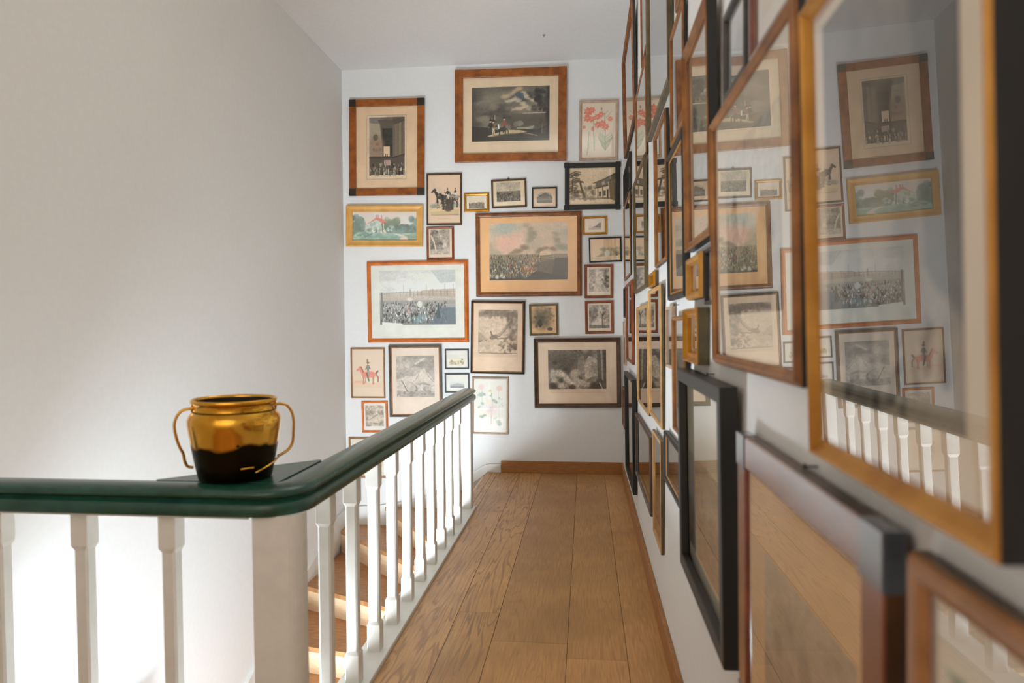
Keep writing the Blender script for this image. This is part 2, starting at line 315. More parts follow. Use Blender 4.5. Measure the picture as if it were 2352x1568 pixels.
# ------------------------------------------------------------------ balustrade
def build_balustrade():
    s = tag(empty('balustrade', (-.9, 2.035, 0)), 'white spindle balustrade with dark green moulded handrail around the stairwell', 'railing')
    O = Vector((-.9, 2.035, 0))
    prof = [(.0565, .838), (.0592, .846), (.0605, .858), (.0585, .869), (.052, .877), (.044, .8805), (.0395, .8855), (.043, .8895), (.053, .8925),
            (.0600, .8985), (.0605, .905), (.0565, .912), (.046, .9185), (.028, .9235), (.0, .925)]
    prof = prof+[(-a, z) for a, z in reversed(prof[:-1])]
    r = .085; cx, cy = -.898, 2.0
    path = [((XL, cy), (0, -1)), ((-1.6, cy), (0, -1))]
    for k in range(13):
        t = k/12*math.pi/2
        path.append(((cx-r+r*math.sin(t), cy+r-r*math.cos(t)), (math.sin(t), -math.cos(t))))
    path += [((cx, 3.6), (1, 0)), ((cx, 5.275), (1, 0))]
    rings = [[(p[0]+n[0]*a-O.x, p[1]+n[1]*a-O.y, z) for a, z in prof] for p, n in path]
    v, f = loft(rings); h = mesh('handrail', v, f, M_green, s, smooth=True); h['label'] = 'dark green moulded handrail'
    md = h.modifiers.new('es', 'EDGE_SPLIT'); md.split_angle = math.radians(50)
    # corner shelf between the two runs
    tri = [(-1.33, 2.03), (-.94, 2.03), (-.94, 2.39)]
    v, f = prism([(a-O.x, b-O.y) for a, b in tri],   .9, .9245, 'z')
    cs = mesh('corner_shelf', v, f, M_green, s); cs['label'] = 'small dark green corner shelf inside the rail'
    d = (Vector((-.94, 2.39))-Vector((-1.33, 2.03))).normalized(); n = Vector((-d.y, d.x))*.012
    a, b = Vector((-1.33, 2.03)), Vector((-.94, 2.39))
    v, f = prism([(p.x-O.x, p.y-O.y) for p in (a, b, b+n, a+n)], .885, .9247, 'z')
    mesh('shelf_lip', v, f, M_green, cs)
    # newel posts
    def post(x0, x1, y0, y1, z0, z1, rad):
        pts = []
        for (qx, qy, a0) in ((x1-rad, y0+rad, -90), (x1-.004, y1-.004, 0), (x0+.004, y1-.004, 90), (x0+.004, y0+.004, 180)):
            rr = rad if a0 == -90 else .004
            for k in range(7):
                t = math.radians(a0+k*15); pts.append((qx+rr*math.cos(t)-O.x, qy+rr*math.sin(t)-O.y))
        v, f = prism(pts, z0, z1, 'z'); return mesh('newel_post', v, f, M_paint, s)
    post(-.99, -.845, 1.962, 2.03, 0, .839, .045)
    post(-.93, -.86, 5.165, 5.255, 0, .839, .008)
    # base boards
    box('base_rail', (-.96-O.x, -.836-O.x, 2.03-O.y, 5.26-O.y, -.02, .02), M_paint, s, .003)
    box('base_rail', (XL-O.x, -.96-O.x, 1.94-O.y, 2.06-O.y, 0, .02), M_paint, s, .003)
    box('top_fillet', (XL-O.x, -1.0-O.x, 1.968-O.y, 2.032-O.y, .826, .8385), M_paint, s)
    box('top_fillet', (-.925-O.x, -.871-O.x, 2.03-O.y, 5.17-O.y, .829, .8385), M_paint, s)
    # spindles
    def sq(a, c, z): return [(a-c, -a, z), (a, -a+c, z), (a, a-c, z), (a-c, a, z), (-a+c, a, z), (-a, a-c, z), (-a, -a+c, z), (-a+c, -a, z)]
    E_, Mh = .0275, .0222
    rings = [sq(E_, .002, .02), sq(E_, .002, .135), sq(Mh, .006, .15), sq(Mh, .006, .712), sq(E_, .002, .727), sq(E_, .002, .83)]
    v, f = loft(rings); me = None
    spots = [(-.895, 2.31+.2745*k) for k in range(10)]+[(x, 2.0) for x in (-1.267, -1.554, -1.841, -2.128)]
    for x, y in spots:
        if me is None: o = mesh('baluster', v, f, M_paint, s); me = o.data
        else: o = link(bpy.data.objects.new('baluster', me), s)
        o.location = (x-O.x, y-O.y, 0)
build_balustrade()

# ------------------------------------------------------------------ brass pot
def build_pot():
    p = tag(empty('brass_pot', (-1.105, 2.093, .925), (0, 0, math.radians(28))), 'old brass pot with loop handles on the corner of the green handrail', 'pot')
    prof = [(.0, .0), (.100, .0), (.110, .005), (.119, .05), (.128, .10), (.1365, .15), (.140, .175), (.1395, .188), (.134, .200), (.126, .210), (.1235, .213),
            (.1225, .216), (.1215, .232), (.123, .236), (.128, .2385), (.1295, .243), (.1285, .249), (.125, .2515), (.122, .250), (.1195, .244), (.118, .22), (.125, .205), (.134, .18), (.13, .13), (.11, .02), (.0, .015)]
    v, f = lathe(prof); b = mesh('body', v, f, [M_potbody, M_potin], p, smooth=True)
    for i, q in enumerate(b.data.polygons):
        if i//64 >= 19: q.material_index = 1
    # hammered seam
    tor = [(.1235*math.cos(t*math.pi/24), .1235*math.sin(t*math.pi/24), .214) for t in range(49)]
    v, f = tube(tor, .0028, up=(0, 0, 1)); mesh('neck_ring', v, f, M_brassdark, p, smooth=True)
    ro = Matrix.Rotation(0, 3, 'Z')
    for sgn in (1, -1):
        if sgn > 0: pts = [(.121, 0, .226), (.14, 0, .227), (.158, 0, .220), (.172, 0, .20), (.178, 0, .172), (.177, 0, .135), (.174, 0, .102), (.163, 0, .080), (.145, 0, .066), (.1265, 0, .057)]
        else: pts = [(.121, 0, .224), (.140, 0, .222), (.155, 0, .215), (.168, 0, .196), (.173, 0, .170), (.168, 0, .135), (.160, 0, .108), (.150, 0, .085), (.146, 0, .062), (.138, 0, .045), (.1215, 0, .040)]
        pts = [ro @ Vector((sgn*q[0], q[1], q[2])) for q in smoothpath(pts)]
        v, f = tube(pts, .0045, .0068, 10, up=tuple(ro @ Vector((0, 1, 0)))); h = mesh('handle', v, f, M_brass, p, smooth=True)
        c = ro @ Vector((sgn*.1225, 0, .226))
        v, f = tube([c-Vector((0, .02, 0)), c+Vector((0, .02, 0))], .0035, .009, 10, up=(0, 0, 1)); mesh('clasp', v, f, M_brass, h, smooth=True)
    # solid strips standing in for the handle's reflection on the front of the body
    def front(a, z, e=.006):
        r = np.interp(z, [0, .05, .1, .15, .175], [.116, .121, .128, .1365, .14])+e
        return (r*math.sin(math.radians(a)), -r*math.cos(math.radians(a)), z)
    v, f = tube([front(a, z) for a, z in ((76, .058), (64, .053), (50, .046), (38, .039), (26, .031))], .0045, .003, 8, up=(0, 0, 1)); mesh('handle_reflection', v, f, M_brass, p, smooth=True)
    v, f = tube([front(a, z) for a, z in ((24, .048), (16, .048), (6, .047))], .0032, .003, 8, up=(0, 0, 1)); mesh('handle_reflection', v, f, M_brass, p, smooth=True)
    x, y, z = front(3, .118, -.001)
    v, f = lathe([(0, -.003), (.0045, -.002), (.0045, .002), (0, .003)], 12)
    o = mesh('dent_spot', v, f, M_iron, p); o.location = (x, y, z); o.rotation_euler = (math.pi/2, 0, 0)  # dark iron disc in place of a small dent
build_pot()

# ------------------------------------------------------------------ painted prints
class Art:
    def __init__(s, w, h, bg, seed):
        s.W, s.H = max(8, int(w)*2), max(8, int(h)*2); s.asp = s.W/s.H
        s.a = np.empty((s.H, s.W, 3)); s.a[:] = bg
        s.r = np.random.RandomState(seed)
        s.u = (np.arange(s.W)+.5)/s.W*s.asp; s.v = (np.arange(s.H)+.5)/s.H
        s.U, s.V = np.meshgrid(s.u/s.asp, s.v)
    def fbm(s, fx, fy, o=4):
        t = np.zeros((s.H, s.W)); amp = 1.; tot = 0
        for _ in range(o):
            nx, ny = max(2, int(fx)), max(2, int(fy)); g = s.r.rand(ny+2, nx+2)
            X = s.U*nx; Y = s.V*ny; i = X.astype(int); j = Y.astype(int); fx_ = X-i; fy_ = Y-j
            fx_ = fx_*fx_*(3-2*fx_); fy_ = fy_*fy_*(3-2*fy_)
            t += amp*((g[j, i]*(1-fx_)+g[j, i+1]*fx_)*(1-fy_)+(g[j+1, i]*(1-fx_)+g[j+1, i+1]*fx_)*fy_)
            tot += amp; amp *= .55; fx *= 2; fy *= 2
        return t/tot
    def mix(s, m, c):
        m = np.clip(m, 0, 1)[..., None]; s.a[:] = s.a*(1-m)+np.asarray(c, float)*m
    def grad(s, v0, v1, c0, c1, al=1., u0=0, u1=1):
        t = np.clip((s.V-v0)/(v1-v0), 0, 1)[..., None]; m = ((s.V >= v0) & (s.V <= v1) & (s.U >= u0) & (s.U <= u1))[..., None]*al
        s.a[:] = s.a*(1-m)+m*(np.asarray(c0, float)*(1-t)+np.asarray(c1, float)*t)
    def _win(s, u0, u1, v0, v1):
        a, b = np.searchsorted(s.u, [u0, u1]); c, d = np.searchsorted(s.v, [v0, v1])
        return slice(max(c-1, 0), d+1), slice(max(a-1, 0), b+1)
    def ell(s, u, v, rx, ry, c, al=1., rot=0, soft=.25):
        u = u*s.asp; R = max(rx, ry)*1.2
        Y, X = s._win(u-R, u+R, v-R, v+R)
        if s.a[Y, X].size == 0: return
        dx = s.u[X][None, :]-u; dy = s.v[Y][:, None]-v; k = math.radians(rot); cs, sn = math.cos(k), math.sin(k)
        d = np.sqrt(((dx*cs+dy*sn)/rx)**2+((-dx*sn+dy*cs)/ry)**2)
        m = np.clip((1-d)/soft+.5, 0, 1)[..., None]*al; s.a[Y, X] = s.a[Y, X]*(1-m)+np.asarray(c, float)*m
    def line(s, pts, w_, c, al=1.):
        P = [(p[0]*s.asp, p[1]) for p in pts]
        for (x0, y0), (x1, y1) in zip(P[:-1], P[1:]):
            Y, X = s._win(min(x0, x1)-w_, max(x0, x1)+w_, min(y0, y1)-w_, max(y0, y1)+w_)
            if s.a[Y, X].size == 0: continue
            px = s.u[X][None, :]-x0; py = s.v[Y][:, None]-y0; dx, dy = x1-x0, y1-y0; L = dx*dx+dy*dy+1e-9
            t = np.clip((px*dx+py*dy)/L, 0, 1); d = np.hypot(px-t*dx, py-t*dy)
            m = np.clip((w_/2-d)*s.H*.7+.5, 0, 1)[..., None]*al; s.a[Y, X] = s.a[Y, X]*(1-m)+np.asarray(c, float)*m
    def inside(s, pts):
        m = np.zeros((s.H, s.W), bool); n = len(pts)
        for i in range(n):
            (x0, y0), (x1, y1) = pts[i], pts[(i+1) % n]
            if y0 == y1: continue
            c = ((y0 > s.V) != (y1 > s.V)) & (s.U < (x1-x0)*(s.V-y0)/(y1-y0)+x0); m ^= c
        return m.astype(float)
    def poly(s, pts, c, al=1., nz=0.):
        m = s.inside(pts)*al
        if nz: m = m*(1-nz+nz*2*s.fbm(30*s.asp, 30, 2))
        s.mix(m, c)
    def ridge(s, base_, amp, c, al=1., f=4, v1=1.2):
        n = s.fbm(f, 2, 5)[0]; top_ = base_-(n-.5)*2*amp
        s.mix((s.V > top_[None, :])*(s.V < v1)*al, c); return top_
    def blobs(s, n, u0, u1, v0, v1, r0, r1, cs, al=.8, ar=1.):
        for _ in range(n):
            r = s.r.uniform(r0, r1)
            s.ell(s.r.uniform(u0, u1), s.r.uniform(v0, v1), r*ar, r, cs[s.r.randint(len(cs))], al*s.r.uniform(.6, 1), s.r.uniform(-40, 40), .5)
    def crowd(s, n, u0, u1, v0, v1, h0, h1, cs):
        V = np.sort(s.r.uniform(0, 1, n)**.8)
        for t in V:
            h = h0+(h1-h0)*t; v = v0+(v1-v0)*t; u = s.r.uniform(u0, u1); c = np.array(cs[s.r.randint(len(cs))], float)
            s.ell(u, v, h*.22, h*.5, c*.55, .8, s.r.uniform(-25, 25)); s.ell(u+.002, v-h*.12, h*.15, h*.3, c, .9, s.r.uniform(-25, 25))
            s.ell(u, v-h*.5, h*.13, h*.13, c*1.1, .8)
            if s.r.rand() < .25: s.line([(u, v), (u+s.r.uniform(-.02, .02), v-h*1.3)], .006, c*.5, .7)
    def tree(s, u, v, h, w_, cs, trunk=(70, 60, 48), n=26):
        s.line([(u, v), (u+.01, v-h*.6)], .03*h, trunk)
        for _ in range(n):
            t = s.r.rand(); a = s.r.uniform(-1, 1)*math.sqrt(max(0, 1-(2*t-1)**2))
            s.ell(u+a*w_/2/s.asp, v-h*.3-t*h*.7, w_*.16, h*.07, cs[s.r.randint(len(cs))], .75, s.r.uniform(-20, 20), .6)
    def horse(s, u, v, k, c, leg=None, d=1, rear=0):
        c = np.array(c, float); leg = c*.75 if leg is None else leg; q = k/s.asp
        R = -rear*d
        s.line([(u-d*.42*q, v-.45*k), (u-d*.56*q, v-.25*k), (u-d*.55*q, v-.02*k)], .07*k, c*.6)
        for o_, bend in ((-.3, .03), (-.22, -.05), (.26, .04), (.34, -.03)):
            yy = v-.35*k-(rear*.012*k if o_ > 0 else 0)
            s.line([(u+d*o_*q, yy), (u+d*(o_+bend)*q, yy+.28*k), (u+d*(o_+bend*.3)*q, min(yy+.5*k, v+.12*k))], .075*k, leg)
        s.ell(u, v-.42*k, .42*k, .19*k, c, 1, R); s.ell(u+.02*q, v-.48*k, .3*k, .08*k, np.minimum(c*1.25, 255), .7, R)
        hx, hy = u+d*.34*q, v-.5*k-rear*.006*k
        s.line([(hx, hy), (hx+d*.16*q, hy-.3*k)], .2*k, c); s.line([(hx+d*.14*q, hy-.32*k), (hx+d*.34*q, hy-.16*k)], .12*k, c)
        s.line([(hx-d*.02*q, hy-.06*k), (hx+d*.1*q, hy-.36*k)], .06*k, c*.5)
    def man(s, u, v, k, coat, leg=(220, 215, 200), hat=(40, 38, 36)):
        q = k/s.asp
        s.line([(u-.06*q, v), (u-.03*q, v-.45*k)], .1*k, leg); s.line([(u+.08*q, v), (u+.03*q, v-.45*k)], .1*k, leg)
        s.ell(u, v-.6*k, .13*k, .22*k, coat); s.line([(u-.08*q, v-.7*k), (u-.2*q, v-.45*k)], .07*k, coat); s.line([(u+.08*q, v-.7*k), (u+.18*q, v-.5*k)], .07*k, coat)
        s.ell(u, v-.86*k, .07*k, .08*k, (206, 170, 140)); s.ell(u, v-.95*k, .11*k, .06*k, hat); s.line([(u, v-.95*k), (u-.02*q, v-1.12*k)], .05*k, hat)
    def grain(s, k, f=60):
        n = s.fbm(f*s.asp, f, 2)-.5; s.a *= (1+k*2*n)[..., None]
    def tone(s, cdark, clight):
        """map the luminance to a two-colour ink ramp"""
        l = np.clip(s.a.mean(2)/255., 0, 1)[..., None]; s.a[:] = np.asarray(cdark, float)*(1-l)+np.asarray(clight, float)*l
    def smoke(s, pts, r, c, al=.5, n=14):
        for (u0, v0), (u1, v1) in zip(pts[:-1], pts[1:]):
            for _ in range(n):
                t = s.r.rand(); k = s.r.uniform(.6, 1.3)*r
                s.ell(u0+(u1-u0)*t+s.r.randn()*r*.3, v0+(v1-v0)*t+s.r.randn()*r*.3, k*1.5, k*.7, c, al*s.r.uniform(.3, .8), s.r.uniform(-35, 35), .9)
    def fade(s, c, k): s.a[:] = s.a*(1-k)+np.asarray(c, float)*k
    def out(s):
        a = np.clip(s.a, 0, 255); return a.reshape(s.H//2, 2, s.W//2, 2, 3).mean((1, 3))

INK, SEP = (52, 47, 42), (206, 182, 150)
def p_church(A):
    A.a[:] = (206, 178, 146); m = A.inside([(.07, .04), (.95, .035), (.95, .925), (.07, .93)])
    A.mix(m, (112, 100, 84))
    A.poly([(.07, .04), (.32, .04), (.42, .64), (.07, .64)], (162, 148, 122)); A.poly([(.07, .04), (.36, .04), (.3, .14), (.07, .12)], (128, 118, 108))
    A.poly([(.28, .08), (.66, .09), (.66, .18), (.38, .2)], (98, 82, 66)); A.poly([(.33, .1), (.66, .12), (.66, .66), (.42, .66)], (100, 88, 72))
    A.poly([(.4, .21), (.65, .21), (.65, .64), (.4, .64)], (58, 54, 44)); A.blobs(30, .43, .63, .24, .45, .01, .025, [(84, 76, 62), (66, 60, 50)], .5)
    for i, c in enumerate(((112, 98, 84), (128, 112, 88), (116, 104, 76), (140, 124, 96), (110, 92, 74), (120, 106, 88))): A.poly([(.66+.05*i, .04), (.71+.05*i, .04), (.71+.05*i, .62), (.66+.05*i, .64)], c, .9)
    A.poly([(.66, .04), (.95, .04), (.95, .1), (.66, .16)], (92, 80, 68))
    A.ell(.24, .5, .13, .2, (150, 122, 98), .8, 0, .5); A.ell(.23, .35, .04, .05, (96, 88, 68), .8); A.blobs(16, .15, .35, .42, .58, .012, .03, [(168, 118, 92), (120, 96, 74)], .6)
    A.poly([(.43, .49), (.58, .49), (.58, .64), (.43, .64)], (220, 190, 154)); A.line([(.48, .64), (.48, .61)], .012, (60, 50, 40)); A.line([(.52, .64), (.52, .61)], .012, (60, 50, 40))
    A.poly([(.07, .64), (.66, .65), (.95, .6), (.95, .925), (.07, .93)], (94, 80, 66)); A.line([(.07, .655), (.66, .66), (.95, .61)], .014, (60, 50, 40))
    A.poly([(.44, .7), (.6, .7), (.6, .78), (.44, .78)], (176, 148, 134))
    A.crowd(110, .09, .94, .76, .92, .04, .075, [(176, 164, 138), (110, 96, 76), (60, 52, 44), (206, 196, 170), (130, 112, 84)])
    k = 1-m; A.mix(k*(A.V < .985)*(A.V > .02)*(A.U > .02)*(A.U < .985)*.6, (214, 190, 160)); A.mix(k*((A.U < .02)+(A.U > .985)+(A.V > .985)+(A.V < .02)), (182, 158, 130)); A.grain(.06)
def p_night(A):
    A.a[:] = (108, 101, 88); n = A.fbm(3, 5, 5); A.mix((n-.42)*2.2, (150, 138, 116)); A.mix((.46-n)*3, (58, 54, 48))
    A.mix(np.clip(1-A.U*5, 0, 1)*.6, (62, 56, 50)); A.mix(np.clip((A.U-.93)*14, 0, 1), (40, 40, 36)); A.mix(np.clip((.14-A.V)*5, 0, 1)*.5, (72, 62, 52))
    A.smoke([(.4, .2), (.52, .12), (.62, .03)], .035, (184, 160, 128), .7); A.smoke([(.44, .27), (.56, .24), (.66, .32), (.73, .42)], .03, (190, 174, 146), .8)
    A.smoke([(.65, .1), (.7, .2), (.8, .28)], .03, (186, 172, 144), .8); A.poly([(.54, .16), (.6, .11), (.66, .12), (.68, .22), (.63, .25), (.58, .21)], (86, 100, 104), .85); A.smoke([(.54, .16), (.58, .22), (.64, .26)], .014, (170, 156, 132), .6)
    A.smoke([(.53, .42), (.64, .4), (.72, .36)], .026, (194, 170, 142), .8); A.smoke([(.75, .4), (.87, .4)], .02, (180, 162, 136), .7); A.smoke([(.05, .3), (.25, .22), (.3, .4)], .05, (136, 124, 106), .5); A.smoke([(.1, .6), (.22, .56), (.2, .7)], .05, (134, 124, 104), .5)
    A.blobs(34, .8, .96, .08, .46, .02, .06, [(48, 44, 44), (58, 54, 48), (66, 58, 54)], .7); A.line([(.66, .5), (.95, .49)], .016, (190, 176, 148)); A.grad(.5, .8, (104, 94, 80), (84, 74, 66), .8, .5, .94)
    A.ell(.62, .68, .07, .05, (150, 142, 122), .8); A.ell(.57, .69, .05, .05, (128, 118, 102), .8); A.line([(.6, .77), (.72, .77), (.82, .74)], .05, (172, 162, 138), .8)
    A.poly([(0, .72), (.2, .74), (.36, .8), (.62, .78), (.84, .8), (1, .7), (1, 1), (0, 1)], (58, 52, 46), .9)
    A.poly([(.2, .9), (.38, .82), (.46, .79), (.62, .8), (.72, .83), (.6, .86), (.42, .9), (.3, .93)], (186, 164, 122)); A.line([(.62, .84), (.74, .87), (.84, .91)], .02, (160, 150, 122))
    A.ell(.55, 1.0, .55, .14, (70, 64, 52), .9, 0, .2); A.blobs(20, .8, .95, .62, .86, .02, .05, [(96, 88, 66), (80, 76, 66)], .6); A.line([(.91, .68), (.9, .86)], .02, (126, 126, 110), .6)
    A.man(.28, .85, .24, (132, 92, 66), (190, 180, 150)); A.man(.245, .84, .24, (44, 46, 44), (60, 60, 54)); A.line([(.3, .6), (.3, .52)], .01, (190, 180, 150))
    A.man(.42, .83, .27, (142, 82, 62), (70, 76, 62)); A.horse(.4, .86, .19, (66, 58, 50), None, -1); A.line([(.35, .76), (.345, .7)], .03, (220, 216, 200)); A.grain(.07)
def p_lily(A):
    A.a[:] = (222, 204, 180); A.grain(.02, 10)
    G = [(118, 132, 90), (96, 112, 72), (150, 156, 118)]
    A.line([(.35, .32), (.36, .55), (.38, .86)], .014, G[0]); A.line([(.22, .52), (.2, .75), (.17, .94)], .012, G[0]); A.line([(.68, .2), (.69, .5), (.7, .86)], .014, G[1])
    for t in np.linspace(0, 1, 22):
        for sg in (-1, 1):
            v = .58+.24*t; A.line([(.7, v+.04), (.7+sg*(.05+.17*(1-abs(t-.35))), v-.05)], .007, G[A.r.randint(3)], .85)
    for t in np.linspace(0, 1, 9):
        for sg in (-1, 1): A.line([(.2-.03*t, .72+.18*t), (.2-.03*t+sg*.08, .68+.18*t)], .007, G[A.r.randint(3)], .7); A.line([(.37, .62+.2*t), (.37+sg*.05, .58+.2*t)], .007, G[A.r.randint(3)], .6)
    for (u, v, r) in ((.2, .16, .075), (.3, .14, .06), (.17, .28, .065), (.3, .3, .055), (.46, .26, .055), (.57, .22, .055), (.84, .3, .045), (.48, .4, .06), (.61, .38, .06), (.7, .44, .06)):
        for a in range(7):
            t = a*math.pi*2/7+u*9; A.ell(u+r*.6*math.cos(t)/A.asp, v+r*.55*math.sin(t), r*.55, r*.3, [(226, 84, 46), (206, 62, 40), (236, 116, 74)][a % 3], .9, math.degrees(t))
        A.ell(u, v, r*.35, r*.25, (240, 170, 120), .8); A.ell(u+.02, v+r*.4, r*.3, r*.2, (160, 40, 30), .5)
    A.ell(.08, .44, .03, .03, (190, 110, 60)); A.ell(.33, .47, .03, .04, (196, 90, 70)); A.ell(.58, .12, .016, .03, (120, 110, 70)); A.line([(.7, .2), (.78, .15)], .008, G[0]); A.line([(.72, .28), (.88, .16)], .008, G[0])
    A.line([(.3, .955), (.75, .955)], .004, (160, 140, 120), .5); A.fade((226, 208, 184), .3)
def p_garden(A):
    A.grad(0, .6, (228, 212, 202), (238, 216, 200)); n = A.fbm(5, 4, 4); A.mix((n-.5)*2, (204, 208, 206)); A.mix((.45-n)*2, (236, 204, 190))
    T = [(110, 134, 126), (84, 110, 104), (128, 148, 130), (70, 92, 84), (96, 116, 92)]
    A.blobs(70, 0, .18, .2, .75, .05, .12, T, .7); A.blobs(60, .5, .7, .28, .7, .05, .11, [(104, 118, 92), (86, 104, 84), (122, 136, 104)], .7); A.blobs(60, .68, .9, .5, .75, .05, .1, T, .7); A.blobs(30, .9, 1, .25, .8, .05, .12, T, .6)
    A.poly([(.2, .45), (.28, .35), (.36, .22), (.46, .25), (.53, .36), (.47, .4), (.38, .28), (.25, .42)], (214, 120, 100)); A.poly([(.36, .22), (.46, .25), (.53, .37), (.44, .42), (.38, .3)], (206, 104, 84))
    for u in (.37, .4, .45): A.line([(u, .24), (u, .14)], .035, (196, 108, 88))
    A.poly([(.2, .46), (.38, .28), (.46, .42), (.46, .72), (.2, .72)], (176, 190, 176)); A.blobs(40, .22, .46, .4, .72, .02, .06, [(128, 152, 138), (206, 206, 192), (96, 120, 104), (150, 170, 150)], .7)
    A.line([(.46, .42), (.47, .72)], .03, (60, 80, 70)); A.blobs(18, .53, .63, .5, .68, .02, .04, [(176, 196, 206), (140, 166, 180)], .8); A.blobs(40, .1, .95, .6, .76, .03, .06, T, .6); A.blobs(5, .3, .36, .6, .7, .02, .04, [(40, 50, 40), (230, 220, 210)], .9)
    A.grad(.74, 1, (150, 182, 158), (128, 166, 146)); A.blobs(40, 0, 1, .76, 1, .03, .09, [(126, 160, 138), (170, 194, 164), (108, 144, 130)], .6, 3); A.blobs(14, 0, .3, .74, .85, .02, .04, [(90, 120, 108)], .7, 3)
    A.poly([(.62, .75), (.74, .77), (.84, .86), (.86, 1), (.72, 1), (.76, .86)], (226, 204, 186)); A.poly([(.84, .8), (1, .76), (1, 1), (.88, 1)], (120, 140, 116), .8); A.fade((226, 218, 204), .26); A.grain(.06, 40)
def p_rider(A):
    A.a[:] = (222, 192, 160); A.grain(.02, 8); A.blobs(24, .08, .4, .1, .35, .03, .07, [(204, 176, 150)], .5)
    A.blobs(50, .05, .95, .58, .78, .02, .05, [(150, 154, 136), (126, 132, 118), (168, 164, 140)], .6); A.ell(.5, .74, .35, .08, (214, 186, 140)); A.poly([(.05, .76), (.95, .7), (.95, .84), (.6, .82), (.1, .82)], (182, 160, 120), .5); A.line([(.1, .82), (.95, .82)], .008, (120, 108, 90))
    for k in range(18): A.line([(.2+.03*k, .66), (.2+.03*k, .5+.1*A.r.rand())], .01, (120, 114, 102), .7)
    A.horse(.42, .58, .3, (70, 62, 56), None, -1, 18); A.horse(.62, .66, .34, (86, 74, 64), None, -1, -8); A.horse(.82, .55, .24, (150, 140, 126), None, -1)
    A.ell(.62, .62, .11, .13, (84, 72, 60), .9); A.man(.6, .48, .2, (68, 60, 54), (200, 186, 160), (130, 80, 60)); A.man(.84, .42, .14, (80, 74, 66)); A.blobs(60, .25, .9, .3, .68, .008, .02, [(40, 36, 34), (230, 210, 180), (110, 100, 88)], .7)
    A.line([(.3, .9), (.7, .9)], .006, (150, 130, 108), .6); A.line([(.2, .93), (.8, .93)], .004, (150, 130, 108), .5)
def ink(A, f=9, lo=58, hi=214, k=1.4):
    n = A.fbm(f*A.asp, f, 5); A.a[:] = (np.clip((n-.5)*k+.5, 0, 1)*(hi-lo)+lo)[..., None]
def p_etch(A, kind=0):
    ink(A, 6, 120, 220, 1.8); rr = A.r
    if kind == 0:
        A.poly([(.55, 0), (1, 0), (1, .8), (.8, .6)], (150,)*3, .4); A.blobs(40, 0, .4, .05, .8, .03, .07, [(90,)*3, (130,)*3, (70,)*3], .6)
        A.line([(.05, .25), (.2, .5), (.3, .85)], .05, (226,)*3); A.blobs(24, .3, .62, .5, .62, .02, .04, [(80,)*3, (110,)*3], .7); A.grad(.8, 1, (214,)*3, (190,)*3, .6)
    elif kind == 1:
        A.poly([(.2, 1), (.3, .5), (.6, .25), (.9, .6), (1, 1)], (216,)*3, .6); A.blobs(30, .65, 1, .3, .8, .03, .07, [(66,)*3, (90,)*3], .6); A.blobs(20, 0, .3, .5, .95, .03, .06, [(110,)*3, (150,)*3], .6)
    elif kind == 2:
        A.blobs(40, 0, .4, .2, .7, .03, .08, [(70,)*3, (100,)*3], .6); A.line([(.66, .95), (.64, .55), (.7, .3)], .04, (90,)*3); A.line([(.65, .5), (.8, .3)], .03, (50,)*3); A.line([(.66, .45), (.55, .3)], .03, (50,)*3); A.poly([(.2, .8), (.4, .55), (.6, .6), (.62, .9), (.2, .9)], (220,)*3, .7); A.grad(.85, 1, (80,)*3, (60,)*3, .7)
    elif kind == 3:
        A.poly([(.1, .8), (.35, .45), (.62, .3), (.85, .55), (.8, .85)], (224,)*3, .7); A.line([(.2, .7), (.45, .55), (.7, .42)], .03, (110,)*3, .7)
    A.grain(.16, 60); A.grain(.2, 22); A.tone((48, 43, 38), (232, 214, 192))
def p_bear(A):
    ink(A, 4, 140, 216, 1.4); A.mix((A.V < .42)*np.clip((A.fbm(3, 9, 4)-.45)*3, 0, .7), (134,)*3)
    A.poly([(.0, .58), (.3, .48), (.5, .5), (.62, .34), (.75, .31), (.88, .48), (1, .62), (1, .84), (0, .84)], (232,)*3, .75); A.smoke([(.5, .2), (.62, .14), (.74, .06)], .02, (238,)*3, .9); A.smoke([(.56, .26), (.66, .2)], .015, (130,)*3, .5)
    A.line([(.62, .36), (.56, .5), (.5, .6)], .014, (140,)*3, .7); A.line([(.76, .33), (.86, .52), (1, .66)], .014, (130,)*3, .7); A.smoke([(.52, .7), (.72, .66), (.95, .74)], .025, (150,)*3, .6)
    A.ell(.42, .76, .15, .1, (206,)*3); A.ell(.3, .68, .07, .06, (214,)*3); A.line([(.14, .6), (.22, .74), (.3, .88)], .022, (110,)*3); A.line([(.32, .62), (.44, .67), (.52, .76)], .012, (120,)*3, .7); A.ell(.5, .79, .05, .07, (124,)*3, .8); A.ell(.47, .78, .03, .05, (220,)*3, .8); A.ell(.8, .8, .1, .07, (150,)*3, .8); A.ell(.82, .79, .06, .05, (206,)*3, .7); A.smoke([(0, .92), (.4, .9), (1, .93)], .03, (140,)*3, .6, 20); A.blobs(26, 0, 1, .84, .98, .01, .03, [(130,)*3, (214,)*3, (110,)*3], .6)
    A.grain(.12, 80); A.grain(.12, 26); A.tone((58, 54, 52), (216, 202, 186))
